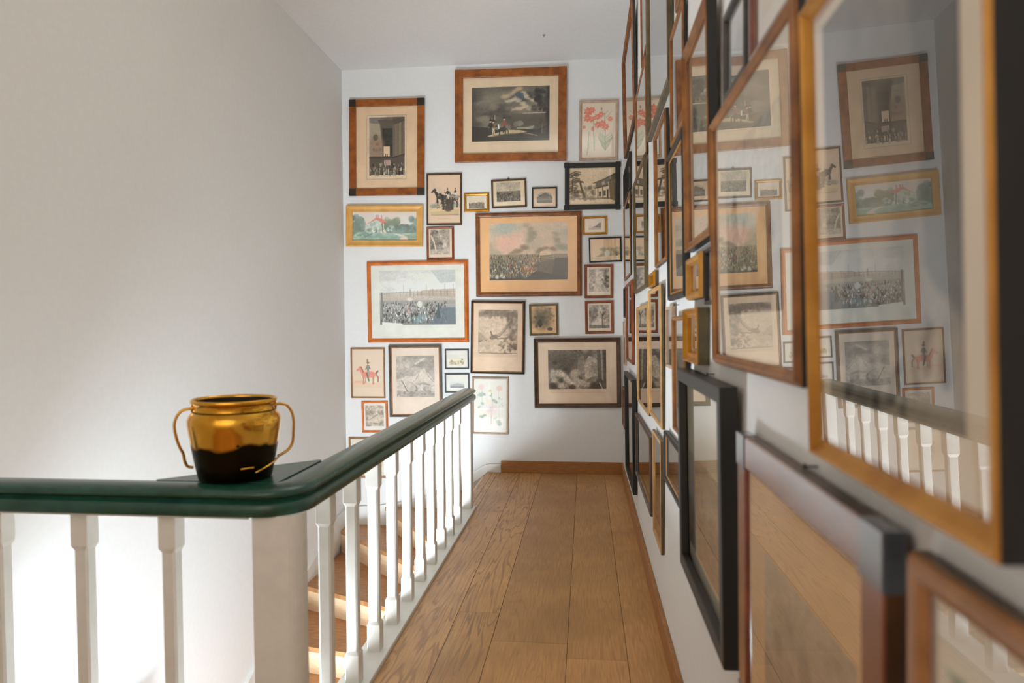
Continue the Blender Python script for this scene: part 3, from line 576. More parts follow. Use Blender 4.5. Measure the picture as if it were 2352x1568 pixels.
def p_deer(A):
    ink(A, 4, 168, 228, 1.2); D = [(84,)*3, (110,)*3, (140,)*3]
    A.smoke([(.1, .1), (.4, .06), (.7, .1), (1, .12)], .06, (112,)*3, .7, 26); A.blobs(60, .15, 1, 0, .2, .015, .04, D, .6)
    A.smoke([(.82, .1), (.86, .4), (.9, .9)], .05, (104,)*3, .7, 26); A.line([(.74, .15), (.8, .4), (.84, .7)], .035, (90,)*3, .6); A.blobs(60, .7, 1, .15, .9, .015, .04, D+[(190,)*3], .6)
    A.line([(.5, .6), (.66, .46), (.8, .24)], .05, (150,)*3, .7); A.line([(.52, .62), (.68, .48), (.82, .26)], .012, (70,)*3, .8)
    A.line([(.34, .56), (.5, .66), (.74, .64), (.9, .5)], .03, (104,)*3, .8); A.ell(.4, .62, .1, .05, (110,)*3, .8, -20); A.line([(.36, .6), (.32, .5)], .03, (110,)*3); A.poly([(0, .5), (.12, .56), (.2, .66), (0, .74)], (150,)*3, .6); A.smoke([(0, .72), (.2, .7)], .02, (110,)*3, .6)
    A.blobs(80, .55, .98, .68, .97, .012, .035, D+[(226,)*3, (216,)*3], .75); A.blobs(30, 0, .6, .76, .97, .015, .04, [(220,)*3, (180,)*3, (150,)*3], .5, 2); A.line([(.05, .985), (1, .985)], .02, (100,)*3, .6)
    A.grain(.08, 60); A.grain(.1, 24); A.tone((58, 50, 42), (228, 202, 174))
def p_oval(A):
    A.a[:] = (196, 158, 108); A.grain(.03, 8); m = np.clip(1.25-np.hypot((A.U-.45)/.42, (A.V-.42)/.42), 0, 1)*2
    n = A.fbm(8, 9, 5); A.mix(m*(1.1-n), (104, 88, 60)); A.blobs(30, .12, .5, .35, .75, .03, .07, [(66, 60, 48), (96, 84, 60)], .6); A.ell(.36, .62, .07, .14, (52, 46, 38)); A.line([(.74, .08), (.76, .5)], .03, (120, 100, 66)); A.line([(.68, .1), (.84, .1)], .03, (110, 92, 60)); A.blobs(20, .55, .9, .25, .55, .02, .05, [(130, 108, 70), (110, 92, 60)], .6); A.ell(.74, .83, .1, .06, (84, 68, 42)); A.grain(.12, 60)
def p_lions(A):
    ink(A, 6, 60, 190, 1.5); m = np.clip(1-np.hypot((A.U-.26)/.5, (A.V-.3)/.38), 0, 1)
    rg = np.sin(np.hypot((A.U-.25)*A.asp, A.V-.5)*90+A.fbm(5, 5, 3)*6); A.mix((A.V < .5)*(A.U < .6)*.6, (84,)*3); A.mix((rg > .3)*(A.V < .52)*(A.U < .62)*.4, (140,)*3); A.mix(m*.7, (56,)*3)
    A.poly([(.62, .4), (.7, .16), (.8, .2), (.9, .4), (.9, .66), (.74, .7), (.64, .8)], (196,)*3, .8); A.poly([(.74, .3), (.88, .36), (.88, .64), (.74, .58)], (120,)*3, .6); A.poly([(.52, .2), (.62, .14), (.64, .6), (.5, .6)], (170,)*3, .5)
    for (u, v, a, b, r, c) in ((.2, .6, .1, .09, 30, 214), (.08, .6, .07, .12, 0, 190), (.32, .72, .2, .07, 50, 220), (.46, .6, .12, .1, -20, 206), (.52, .8, .16, .1, 30, 190), (.6, .85, .14, .07, 20, 196), (.24, .92, .12, .06, 0, 190), (.42, .88, .14, .06, 45, 214), (.7, .88, .1, .05, 0, 190), (.1, .78, .08, .08, 40, 200)): A.ell(u, v, a, b, (c,)*3, .8, r, .5)
    for (u, v, r) in ((.08, .9, .08), (.42, .95, .07), (.56, .72, .035), (.88, .8, .06), (.22, .78, .05), (.3, .5, .05), (.12, .33, .05), (.8, .93, .1)): A.ell(u, v, r*1.3, r, (48,)*3, .8, 20, .6)
    A.poly([(.84, 0), (1, 0), (1, 1), (.86, 1)], (62,)*3, .75); A.poly([(.9, 0), (.93, 0), (.95, .8), (.92, .75)], (190,)*3, .7); A.line([(.88, .84), (.93, 1)], .02, (226,)*3); A.grain(.18, 70); A.grain(.22, 24); A.tone((40, 34, 28), (226, 208, 184))  # pale upright strip is a glass reflection painted into the print
def p_chalet(A):
    A.a[:] = (206, 182, 148); A.grain(.03, 6); D = [(92, 78, 54), (120, 104, 76), (84, 70, 48)]
    for i in range(26): v = .06+.6*A.r.rand(); u = .1+.1*A.r.randn()*.6; A.line([(u-.06, v+.05), (u+.02, v), (u+.08+.08*A.r.rand(), v+.03)], .03, D[i % 3], .75)
    A.line([(.08, .3), (.06, .8)], .04, D[0]); A.blobs(60, .03, .35, .5, .85, .02, .05, D+[(180, 160, 126)], .6); A.blobs(40, .3, .56, .5, .85, .03, .06, D+[(150, 132, 102), (180, 160, 126)], .5); A.line([(.24, .42), (.28, .62), (.34, .8)], .05, D[0])
    A.poly([(.5, .42), (.75, .3), (1, .14), (1, .3), (.86, .38), (.58, .42)], (88, 76, 58)); A.poly([(.57, .4), (.84, .28), (.84, .5), (.57, .56)], (120, 106, 88)); A.line([(.56, .56), (.84, .48)], .025, D[2]); A.poly([(.84, .28), (.99, .2), (.99, .9), (.88, .85), (.86, .5)], (112, 98, 70), .85); A.poly([(.7, .4), (.77, .36), (.76, .46), (.71, .47)], (176, 160, 140))
    A.line([(.62, .55), (.62, .8)], .022, D[2]); A.line([(.72, .52), (.73, .82)], .03, D[1]); A.poly([(.64, .64), (.69, .64), (.69, .78), (.64, .78)], D[0]); A.poly([(.74, .62), (.79, .62), (.79, .76), (.74, .76)], D[0]); A.line([(.83, .6), (.83, .82)], .04, D[2]); A.poly([(.1, .82), (.9, .8), (.95, .85), (.3, .86)], (120, 102, 72), .8); A.line([(.5, .945), (.66, .945)], .01, (150, 124, 96), .6); A.grain(.12, 70)
def p_battle(A):
    A.grad(0, .6, (176, 166, 140), (192, 164, 136)); n = A.fbm(4, 5, 5); A.mix((n-.45)*2, (206, 168, 142)); A.mix((.48-n)*2.4, (150, 142, 118)); A.blobs(16, .1, .45, .18, .42, .05, .12, [(212, 172, 146), (206, 160, 136)], .5, 1.4); A.blobs(8, .0, .25, .05, .2, .04, .1, [(160, 162, 148)], .5, 2)
    A.smoke([(.47, .04), (.57, .2), (.5, .34)], .04, (140, 128, 102), .5); A.smoke([(.85, .2), (.87, .36)], .035, (140, 126, 98), .6); A.smoke([(.3, .54), (.46, .42)], .04, (126, 108, 78), .7); A.smoke([(.62, .52), (.7, .43), (.83, .47)], .03, (132, 108, 76), .7); A.smoke([(.9, .42), (1, .46)], .05, (140, 136, 108), .6)
    A.grad(.55, 1, (140, 120, 88), (74, 66, 54), .9); A.poly([(.56, .58), (.8, .54), (.82, .68), (.56, .68)], (112, 96, 66)); A.poly([(.66, .5), (.78, .5), (.8, .56), (.64, .57)], (206, 174, 134))
    for k in range(4): A.line([(.56, .58+.035*k), (.82, .56+.035*k)], .01, (186, 160, 112), .7)
    A.crowd(520, .0, .66, .57, .97, .03, .07, [(206, 178, 128), (130, 110, 76), (76, 76, 66), (170, 174, 152), (58, 54, 46), (110, 106, 90)]); A.crowd(90, .6, .86, .68, .95, .03, .05, [(110, 94, 68), (70, 60, 46), (150, 130, 96)]); A.crowd(60, .4, .66, .6, .9, .05, .07, [(214, 176, 112), (196, 120, 84), (160, 126, 72)])
    A.poly([(.84, .62), (1, .62), (1, 1), (.78, 1), (.8, .8)], (70, 63, 54)); A.poly([(.6, .7), (.84, .64), (.8, .95), (.6, .95)], (96, 82, 62), .8, .5); A.poly([(.44, 1), (.6, .84), (.8, .9), (1, .95), (1, 1)], (62, 54, 46)); A.poly([(0, .97), (.3, .96), (.7, .98), (1, .97), (1, 1), (0, 1)], (60, 54, 46)); A.blobs(10, .08, .2, .9, .97, .01, .03, [(190, 184, 168)], .8); A.blobs(4, .26, .32, .72, .76, .012, .02, [(190, 70, 50)], .9); A.grain(.05, 50)
def p_siege(A):
    A.grad(0, .55, (202, 200, 192), (222, 222, 218)); n = A.fbm(3, 6, 5); A.mix((n-.5)*2, (228, 226, 212)); A.mix((.45-n)*2.2, (182, 176, 168)); A.poly([(.68, 0), (1, 0), (1, .22), (.8, .24)], (176, 178, 174), .7); A.line([(.4, .06), (.56, .12), (.68, .18)], .05, (226, 224, 206), .8)
    A.grad(.42, .62, (190, 178, 164), (172, 164, 150), .9); A.line([(0, .43), (.3, .4), (1, .39)], .016, (168, 156, 144)); A.poly([(.58, .36), (1, .34), (1, .5), (.45, .46)], (178, 158, 140), .7)
    for k in range(40): u = A.r.uniform(.03, .99); A.line([(u, .47), (u, .4-.06*A.r.rand()*(u > .4))], .012, [(150, 138, 126), (196, 178, 158), (170, 156, 140)][k % 3], .7)
    for u in (.32, .62, .86, .97): A.line([(u, .42), (u, .26)], .012, (150, 156, 154), .6)
    A.grad(.55, 1, (160, 156, 148), (120, 120, 116), .85); A.crowd(380, .03, .88, .58, .95, .03, .075, [(206, 204, 198), (150, 146, 140), (96, 96, 92), (226, 226, 222), (130, 122, 114)]); A.blobs(12, .42, .6, .84, .95, .03, .06, [(120, 150, 154), (140, 160, 162)], .6); A.blobs(6, .33, .4, .66, .78, .02, .03, [(206, 170, 156)], .6); A.ell(.53, .62, .05, .06, (222, 220, 208), .8); A.ell(.4, .53, .05, .03, (216, 206, 192), .8)
    A.poly([(.82, .68), (1, .68), (1, 1), (.6, 1), (.7, .9)], (112, 124, 130), .85); A.poly([(.765, .6), (.78, .6), (.8, .88), (.745, .88)], (86, 106, 102)); A.poly([(.02, .4), (.04, .4), (.05, .98), (.03, .98)], (130, 130, 126)); A.poly([(.03, .94), (.3, .97), (.3, 1), (.03, 1)], (224, 224, 216)); A.grain(.05, 50)
def p_redhorse(A):
    A.a[:] = (234, 210, 184); A.grain(.02, 6); A.grad(.66, .8, (226, 190, 156), (222, 186, 150), .7); A.blobs(18, .4, .92, .62, .68, .015, .03, [(176, 190, 160), (198, 200, 170)], .7, 3); A.blobs(8, .08, .4, .66, .72, .01, .02, [(214, 150, 112)], .6, 3)
    A.ell(.86, .52, .08, .07, (212, 200, 184), .7); A.horse(.52, .68, .36, (206, 98, 74), (176, 96, 76), -1); A.line([(.76, .5), (.8, .46)], .04, (80, 60, 50)); A.man(.5, .55, .28, (86, 90, 90), (120, 116, 116)); A.line([(.46, .5), (.52, .66)], .03, (60, 60, 60)); A.line([(.49, .3), (.485, .22)], .03, (110, 60, 50)); A.line([(.42, .6), (.41, .7)], .015, (90, 110, 90))
    A.line([(.1, .79), (.9, .79)], .005, (200, 160, 130), .6); A.line([(.35, .87), (.65, .87)], .006, (176, 150, 130), .5); A.fade((234, 210, 184), .36)
def p_mallow(A):
    A.a[:] = (232, 228, 218); G = [(136, 152, 138), (158, 170, 152), (116, 134, 122)]
    A.line([(.25, .16), (.26, .6)], .01, G[1]); A.line([(.54, .25), (.58, .5)], .012, (150, 160, 110)); A.line([(.76, .22), (.78, .72)], .01, G[1]); A.line([(.54, .6), (.53, .84)], .014, (176, 140, 140))
    for (u, v, r) in ((.24, .29, .06), (.18, .31, .05), (.3, .28, .04), (.24, .46, .05), (.18, .52, .04), (.26, .7, .06), (.32, .68, .04), (.66, .44, .05), (.62, .4, .04), (.82, .36, .03), (.84, .48, .025), (.74, .8, .05), (.8, .84, .05), (.64, .74, .03), (.5, .3, .03)):
        for _ in range(5): A.ell(u+A.r.uniform(-.05, .05), v+A.r.uniform(-.02, .02), r*.7, r*.45, G[A.r.randint(3)], .6, A.r.uniform(-60, 60))
    for (u, v, r, c) in ((.23, .15, .06, (218, 188, 182)), (.78, .17, .06, (232, 190, 168)), (.54, .55, .13, (204, 186, 184)), (.46, .42, .05, (222, 206, 172)), (.5, .22, .04, (190, 184, 140))):
        for a in range(8): t = a*math.pi/4; A.ell(u+r*.5*math.cos(t)/A.asp, v+r*.45*math.sin(t), r*.55, r*.35, np.array(c)-A.r.uniform(0, 22), .75, math.degrees(t), .5)
        A.ell(u, v, r*.3, r*.25, np.array(c)*.85, .6)
    A.fade((232, 228, 218), .3)
def p_smalltown(A):
    A.grad(0, .5, (216, 196, 168), (206, 186, 158)); A.ridge(.45, .22, (120, 108, 92), .9, 3); A.blobs(50, 0, 1, .45, .95, .04, .1, [(90, 80, 68), (140, 124, 104), (70, 62, 54), (170, 152, 128)], .6); A.grain(.25, 40)
def p_smallbattle(A):
    A.grad(0, .5, (176, 162, 138), (190, 174, 150)); n = A.fbm(4, 4, 4); A.mix((n-.5)*2, (206, 190, 162)); A.mix((.45-n)*2, (140, 128, 108)); A.grad(.45, 1, (140, 128, 108), (90, 82, 70)); A.crowd(120, 0, 1, .5, .95, .06, .13, [(176, 160, 134), (80, 72, 62), (120, 108, 90), (60, 54, 48)]); A.line([(.55, .45), (.6, .15)], .03, (150, 138, 116)); A.grain(.2, 50)
def p_hill(A):
    A.a[:] = (206, 176, 146); m = ((np.hypot((A.U-.5)/.5, (A.V-.62)/.62) < 1) | (A.V > .62)); A.mix(m*1., (176, 166, 148)); t = A.ridge(.4, .1, (0, 0, 0), 0); A.poly([(0, .5), (.2, .32), (.4, .18), (.55, .1), (.7, .2), (.85, .32), (1, .5), (1, 1), (0, 1)], (112, 104, 86)); A.grad(.6, 1, (120, 120, 104), (96, 92, 76), .9); A.blobs(26, .1, .9, .25, .6, .03, .07, [(86, 80, 66), (130, 118, 96)], .6); A.line([(.05, .74), (.95, .72)], .04, (146, 142, 124), .7); A.mix((~m)*1., (206, 176, 146)); A.grain(.1, 40)
def p_cliff(A):
    A.grad(0, 1, (216, 194, 176), (200, 180, 164)); A.poly([(1, .15), (.85, .15), (.6, .5), (.2, .7), (1, .72)], (130, 114, 108)); A.grad(.72, 1, (190, 172, 158), (150, 134, 124), .8); A.line([(0, .8), (1, .78)], .03, (140, 124, 114)); A.grain(.15, 30)
def p_lake(A):
    A.grad(0, .7, (214, 178, 138), (220, 190, 152)); A.blobs(50, .35, .95, .42, .75, .04, .08, [(166, 148, 116), (146, 130, 100), (186, 168, 134)], .6, 1.4); A.poly([(.3, .75), (.42, .52), (.6, .42), (.85, .45), (.95, .6), (.95, .8), (.3, .8)], (160, 144, 112), .5); A.ell(.56, .68, .12, .16, (206, 204, 192), .7); A.poly([(.78, .6), (.95, .55), (.95, .78), (.78, .8)], (136, 112, 78), .7); A.blobs(14, .76, .94, .58, .78, .02, .05, [(100, 80, 56), (206, 184, 146)], .7); A.blobs(12, .2, .45, .7, .8, .02, .04, [(136, 120, 90)], .7); A.grad(.8, 1, (206, 180, 142), (216, 190, 152), .9); A.line([(.05, .86), (.5, .88), (.95, .86)], .012, (140, 124, 96), .8)
def p_strip(A):
    A.a[:] = (222, 210, 184); A.blobs(60, 0, 1, .35, .95, .08, .16, [(176, 164, 130), (150, 140, 112), (196, 180, 140), (130, 124, 104)], .6); A.ell(.85, .18, .12, .12, (130, 126, 108)); A.grain(.2, 20)
def p_sea(A):
    A.grad(0, 1, (206, 204, 200), (180, 180, 176)); A.poly([(0, .6), (.3, .45), (.5, .3), (.8, .4), (1, .55), (1, .7), (0, .7)], (170, 170, 166)); A.grad(.7, 1, (160, 162, 160), (140, 142, 140)); A.line([(0, .82), (1, .8)], .05, (120, 124, 124), .6); A.grain(.1, 30)
def p_sheet(A):
    A.a[:] = (222, 198, 168); A.grain(.03, 6); A.blobs(20, .2, .8, .3, .7, .04, .1, [(190, 170, 140), (150, 136, 112)], .6)
def p_view(A, sky=(206, 196, 176), land=(140, 128, 104), dark=(80, 72, 60)):
    A.grad(0, .6, sky, np.array(sky)*.94); n = A.fbm(4, 4, 4); A.mix((n-.52)*1.4, np.array(sky)*.82); A.ridge(.5, .14, np.array(land)*1.1, .9, 4); A.ridge(.66, .12, land, .9, 5); A.ridge(.84, .1, dark, .8, 4)
    A.blobs(40, 0, 1, .5, .95, .03, .07, [land, dark, np.array(land)*1.2], .5); A.tree(.15, .9, .6, .3, [dark, np.array(land)*.85]); A.grain(.15, 40)
def p_dim(A):
    A.grad(0, 1, (112, 106, 98), (150, 138, 120)); n = A.fbm(3, 4, 4); A.mix((n-.5)*1.6, (150, 142, 130)); A.mix((.5-n)*1.8, (70, 66, 62)); A.poly([(.1, .9), (.3, .4), (.4, .9)], (84, 78, 72), .7); A.poly([(.7, 0), (1, 0), (1, .8), (.8, .7)], (72, 70, 68), .7); A.crowd(30, .1, .9, .8, .96, .05, .09, [(150, 140, 124), (70, 64, 58)]); A.grain(.08, 50)
def p_map(A):
    A.a[:] = (176, 160, 136); n = A.fbm(3, 5, 5); A.mix((n-.45)*2.4, (150, 134, 112)); A.mix((.45-n)*2, (196, 180, 152)); A.ridge(.5, .2, (140, 126, 106), .7, 3); A.blobs(50, 0, 1, .3, 1, .04, .1, [(130, 118, 98), (160, 146, 122), (110, 100, 86)], .5); A.grain(.1, 40)
def p_flowers(A):
    A.a[:] = (222, 212, 196)
    for _ in range(9):
        u, v = A.r.uniform(.1, .9), A.r.uniform(.15, .8); A.line([(u, v), (u+A.r.uniform(-.1, .1), .98)], .012, (110, 136, 120))
        for _ in range(6): A.ell(u+A.r.uniform(-.06, .06), v+A.r.uniform(-.05, .12), .05, .03, [(84, 122, 116), (120, 150, 130), (206, 150, 140)][A.r.randint(3)], .7, A.r.uniform(-60, 60))

# ------------------------------------------------------------------ picture builder
PROF = {
    'flat': [(0, 0), (0, .92), (.06, 1), (.94, 1), (1, .9), (1, .45)],
    'round': [(0, 0), (0, .6), (.1, .84), (.3, 1), (.55, .98), (.8, .85), (1, .6), (1, .45)],
    'scoop': [(0, 0), (0, .9), (.08, 1), (.2, 1), (.3, .88), (.55, .68), (.78, .62), (.86, .68), (.95, .66), (1, .6), (1, .42)],
    'ogee': [(0, 0), (0, .5), (.1, .62), (.22, .7), (.3, .92), (.45, 1), (.6, .98), (.68, .84), (.85, .74), (.95, .7), (1, .6), (1, .42)],
}
_arts = {}
def sweep(w, h, fw, t, prof, y0=0., inset=0.):
    """mitred moulding around a w x h rectangle centred at the origin, wall at y=0, front at y=-t"""
    rings = []
    for sx, sz in ((-1, -1), (1, -1), (1, 1), (-1, 1)):
        rings.append([(sx*(w/2-inset-a*fw), y0-b*t, sz*(h/2-inset-a*fw)) for a, b in prof])
    n = len(prof); v = [p for r in rings for p in r]; f = []
    for i in range(4):
        k = (i+1) % 4
        for j in range(n-1): f.append((i*n+j, k*n+j, k*n+j+1, i*n+j+1))
    return v, f
def panel(name, x0, x1, z0, z1, y, m, parent):
    return mesh(name, [(x0, y, z0), (x1, y, z0), (x1, y, z1), (x0, y, z1)], [(0, 1, 2, 3)], m, parent)
def picture(name, label, cat, group, loc, rotz, w, h, roll, lean, fw, t, style, frame, mat_rgb, pr, art, res, slip=None, blocks=None, ears=False, ring=False, caption=0, seed=1, side=None, rec=.32):
    root = empty(name, loc)
    root.rotation_euler = (Matrix.Rotation(rotz, 4, 'Z') @ Matrix.Rotation(math.radians(-roll), 4, 'Y') @ Matrix.Rotation(math.radians(lean), 4, 'X')).to_euler()
    tag(root, label, cat, group)
    zc = h/2      # the thing's base is at its lower edge
    def up(o): o.location.z = zc; return o
    v, f = sweep(w, h, fw, t, PROF[style]); fr = up(mesh('frame', v, f, [wood(frame)]+([wood(side)] if side else []), root))
    if side:
        for i, q in enumerate(fr.data.polygons):
            if i % (len(PROF[style])-1) == 0: q.material_index = 1
    iw, ih = w-2*fw, h-2*fw
    ins = 0
    if slip:
        sm, sw = slip; v, f = sweep(iw+.002, ih+.002, sw, t*.62, PROF['round'][1:], 0); up(mesh('inner_slip', v, f, wood(sm), root)); ins = sw
    if blocks:
        bm, bs = blocks
        for sx in (-1, 1):
            for sz in (-1, 1):
                a, b = sorted((sx*w/2, sx*(w/2-bs))); c, d = sorted((sz*h/2, sz*(h/2-bs)))
                up(box('corner_block', (a-.0012*(sx < 0), b+.0012*(sx > 0), -t-.002, -.002, c-.0012*(sz < 0), d+.0012*(sz > 0)), wood(bm), root, .0015))
    if ears:
        for sx in (-1, 1):
            for sz in (-1, 1):
                a, b = sorted((sx*(w/2+.006), sx*(w/2-fw*.9))); c, d = sorted((sz*(h/2+.006), sz*(h/2-fw*.9)))
                up(box('corner_block', (a, b, -t-.003, -.002, c, d), wood(frame), root, .004))
    yp = -t*rec
    x0, x1, z0, z1 = -iw/2+ins*.6, iw/2-ins*.6, -ih/2+ins*.6, ih/2-ins*.6
    up(panel('mount', x0-.004, x1+.004, z0-.004, z1+.004, yp, paper(mat_rgb), root))
    if art:
        a0, a1 = -w/2+pr[0]*w, -w/2+pr[2]*w; b1, b0 = h/2-pr[1]*h, h/2-pr[3]*h
        nx, ny = max(6, int((a1-a0)*res)), max(6, int((b1-b0)*res))
        fn, kw = art if isinstance(art, tuple) else (art, {})
        A = Art(nx, ny, mat_rgb, seed); fn(A, **kw); img = lin(A.out())**1.12; img = img*.86+img.mean(-1, keepdims=True)*.14; img = img*np.minimum(GAIN, .9/np.maximum(img.max(-1, keepdims=True), .01)); ny, nx = img.shape[:2]
        X, Z = np.meshgrid(np.linspace(a0, a1, nx), np.linspace(b1, b0, ny))
        co_ = np.stack([X, np.full_like(X, yp-.0006), Z], 2).reshape(-1, 3)
        idx = np.arange(nx*ny).reshape(ny, nx); q = np.stack([idx[1:, :-1], idx[1:, 1:], idx[:-1, 1:], idx[:-1, :-1]], 2).reshape(-1, 4)
        me = bpy.data.meshes.new('print'); me.vertices.add(len(co_)); me.vertices.foreach_set('co', co_.ravel().astype(np.float32))
        me.loops.add(q.size); me.loops.foreach_set('vertex_index', q.ravel().astype(np.int32)); me.polygons.add(len(q))
        me.polygons.foreach_set('loop_start', np.arange(0, q.size, 4, dtype=np.int32)); me.update(calc_edges=True)
        ca = me.color_attributes.new('Col', 'FLOAT_COLOR', 'POINT')
        ca.data.foreach_set('color', np.concatenate([img.reshape(-1, 3), np.ones((nx*ny, 1))], 1).astype(np.float32).ravel())
        me.materials.append(M_print); up(link(bpy.data.objects.new('print', me), root))
        if caption:
            R = random.Random(seed); cv, cf = [], []
            zz = b0-.02*h
            for r_ in range(caption):
                x = a0+.03*(a1-a0) if caption > 1 else a0+.3*(a1-a0)
                xe = a1-.03*(a1-a0) if caption > 1 else a1-.3*(a1-a0)
                while x < xe:
                    l = R.uniform(.006, .022)*w/.6; n = len(cv)
                    cv += [(x, yp-.0006, zz), (x+l, yp-.0006, zz), (x+l, yp-.0006, zz+.0035), (x, yp-.0006, zz+.0035)]; cf.append((n, n+1, n+2, n+3)); x += l+.004
                zz -= .011
            up(mesh('caption', cv, cf, paper(tuple(int(c*.86) for c in mat_rgb)), root))
    up(panel('glass', x0-.004, x1+.004, z0-.004, z1+.004, yp-.004, M_glass, root))
    if ring:
        pts = [(.006*math.cos(k*math.pi/8), -t*.5, h/2+.014+.008*math.sin(k*math.pi/8)) for k in range(17)]
        v, f = tube(pts, .0013, n=6, up=(0, 1, .01)); up(mesh('hanging_ring', v, f, M_iron, root))
        up(box('ring_plate', (-.012, .012, -t*.7, -t*.3, h/2-.001, h/2+.006), M_iron, root))
    return root

TAN, CREAM, WHITE = (216, 184, 148), (226, 206, 180), (226, 224, 212)
# centre x, centre z, width, height, roll, frame width, depth, print rectangle
END = {
"church":(-1.896,3.116,0.736,0.912,-0.67,0.0667,0.03,(0.228,0.160,0.762,0.832)),
"night":(-0.703,3.379,1.052,0.858,-0.52,0.0751,0.035,(0.153,0.189,0.850,0.777)),
"lily":(0.121,3.215,0.359,0.550,-0.48,0.0241,0.02,(0.064,0.037,0.936,0.964)),
"garden":(-1.926,2.368,0.756,0.392,-0.92,0.0622,0.035,(0.080,0.141,0.922,0.856)),
"rider":(-1.341,2.613,0.342,0.491,-0.36,0.0165,0.015,(0.047,0.035,0.953,0.971)),
"smallred":(-1.383,2.196,0.267,0.316,0.17,0.0212,0.015,(0.136,0.091,0.842,0.835)),
"goldtown":(-1.030,2.575,0.242,0.177,0.66,0.0251,0.02,(0.191,0.263,0.807,0.816)),
"ringed":(-0.720,2.652,0.333,0.268,1.25,0.0165,0.015,(0.148,0.106,0.833,0.777)),
"hill":(-0.384,2.605,0.236,0.196,0.01,0.0131,0.015,(0.186,0.218,0.820,0.747)),
"chalet":(0.063,2.701,0.512,0.428,-0.27,0.0443,0.02,(0.086,0.105,0.915,0.896)),
"battle":(-0.537,2.076,1.002,0.790,0.14,0.0411,0.03,(0.130,0.125,0.868,0.803)),
"goldcliff":(0.086,2.336,0.228,0.168,0.96,0.0186,0.02,(0.250,0.301,0.744,0.734)),
"lake":(0.183,2.110,0.303,0.231,1.40,0.0137,0.015,(0.042,0.055,0.960,0.945)),
"ravine":(0.123,1.816,0.267,0.315,-0.08,0.0242,0.018,(0.159,0.118,0.862,0.813)),
"boar":(0.128,1.480,0.266,0.310,0.90,0.0243,0.018,(0.140,0.131,0.854,0.833)),
"deertree":(-0.833,1.293,0.518,0.695,-0.98,0.0150,0.025,(0.138,0.122,0.866,0.723)),
"oval":(-0.394,1.458,0.272,0.297,1.06,0.0181,0.02,(0.060,0.057,0.940,0.943)),
"lions":(-0.078,0.957,0.814,0.657,0.70,0.0387,0.03,(0.164,0.170,0.833,0.732)),
"mallow":(-0.909,0.639,0.351,0.547,-0.42,0.0176,0.02,(0.055,0.037,0.941,0.965)),
"siege":(-1.609,1.638,0.990,0.781,0.28,0.0384,0.03,(0.123,0.115,0.875,0.783)),
"redhorse":(-2.109,0.949,0.341,0.490,0.12,0.0131,0.015,(0.042,0.029,0.963,0.974)),
"bear":(-1.635,0.873,0.520,0.696,0.52,0.0140,0.025,(0.137,0.147,0.858,0.725)),
"minitop":(-1.230,1.086,0.232,0.192,0.36,0.0127,0.012,(0.188,0.471,0.810,0.798)),
"minilow":(-1.229,0.856,0.239,0.187,0.58,0.0127,0.012,(0.210,0.406,0.787,0.753)),
"redetch":(-2.045,0.522,0.262,0.309,0.89,0.0218,0.015,(0.141,0.141,0.839,0.803)),
"lowwood":(-2.101,0.122,0.415,0.397,0.57,0.0175,0.015,(0.216,0.195,0.807,0.733)),
}
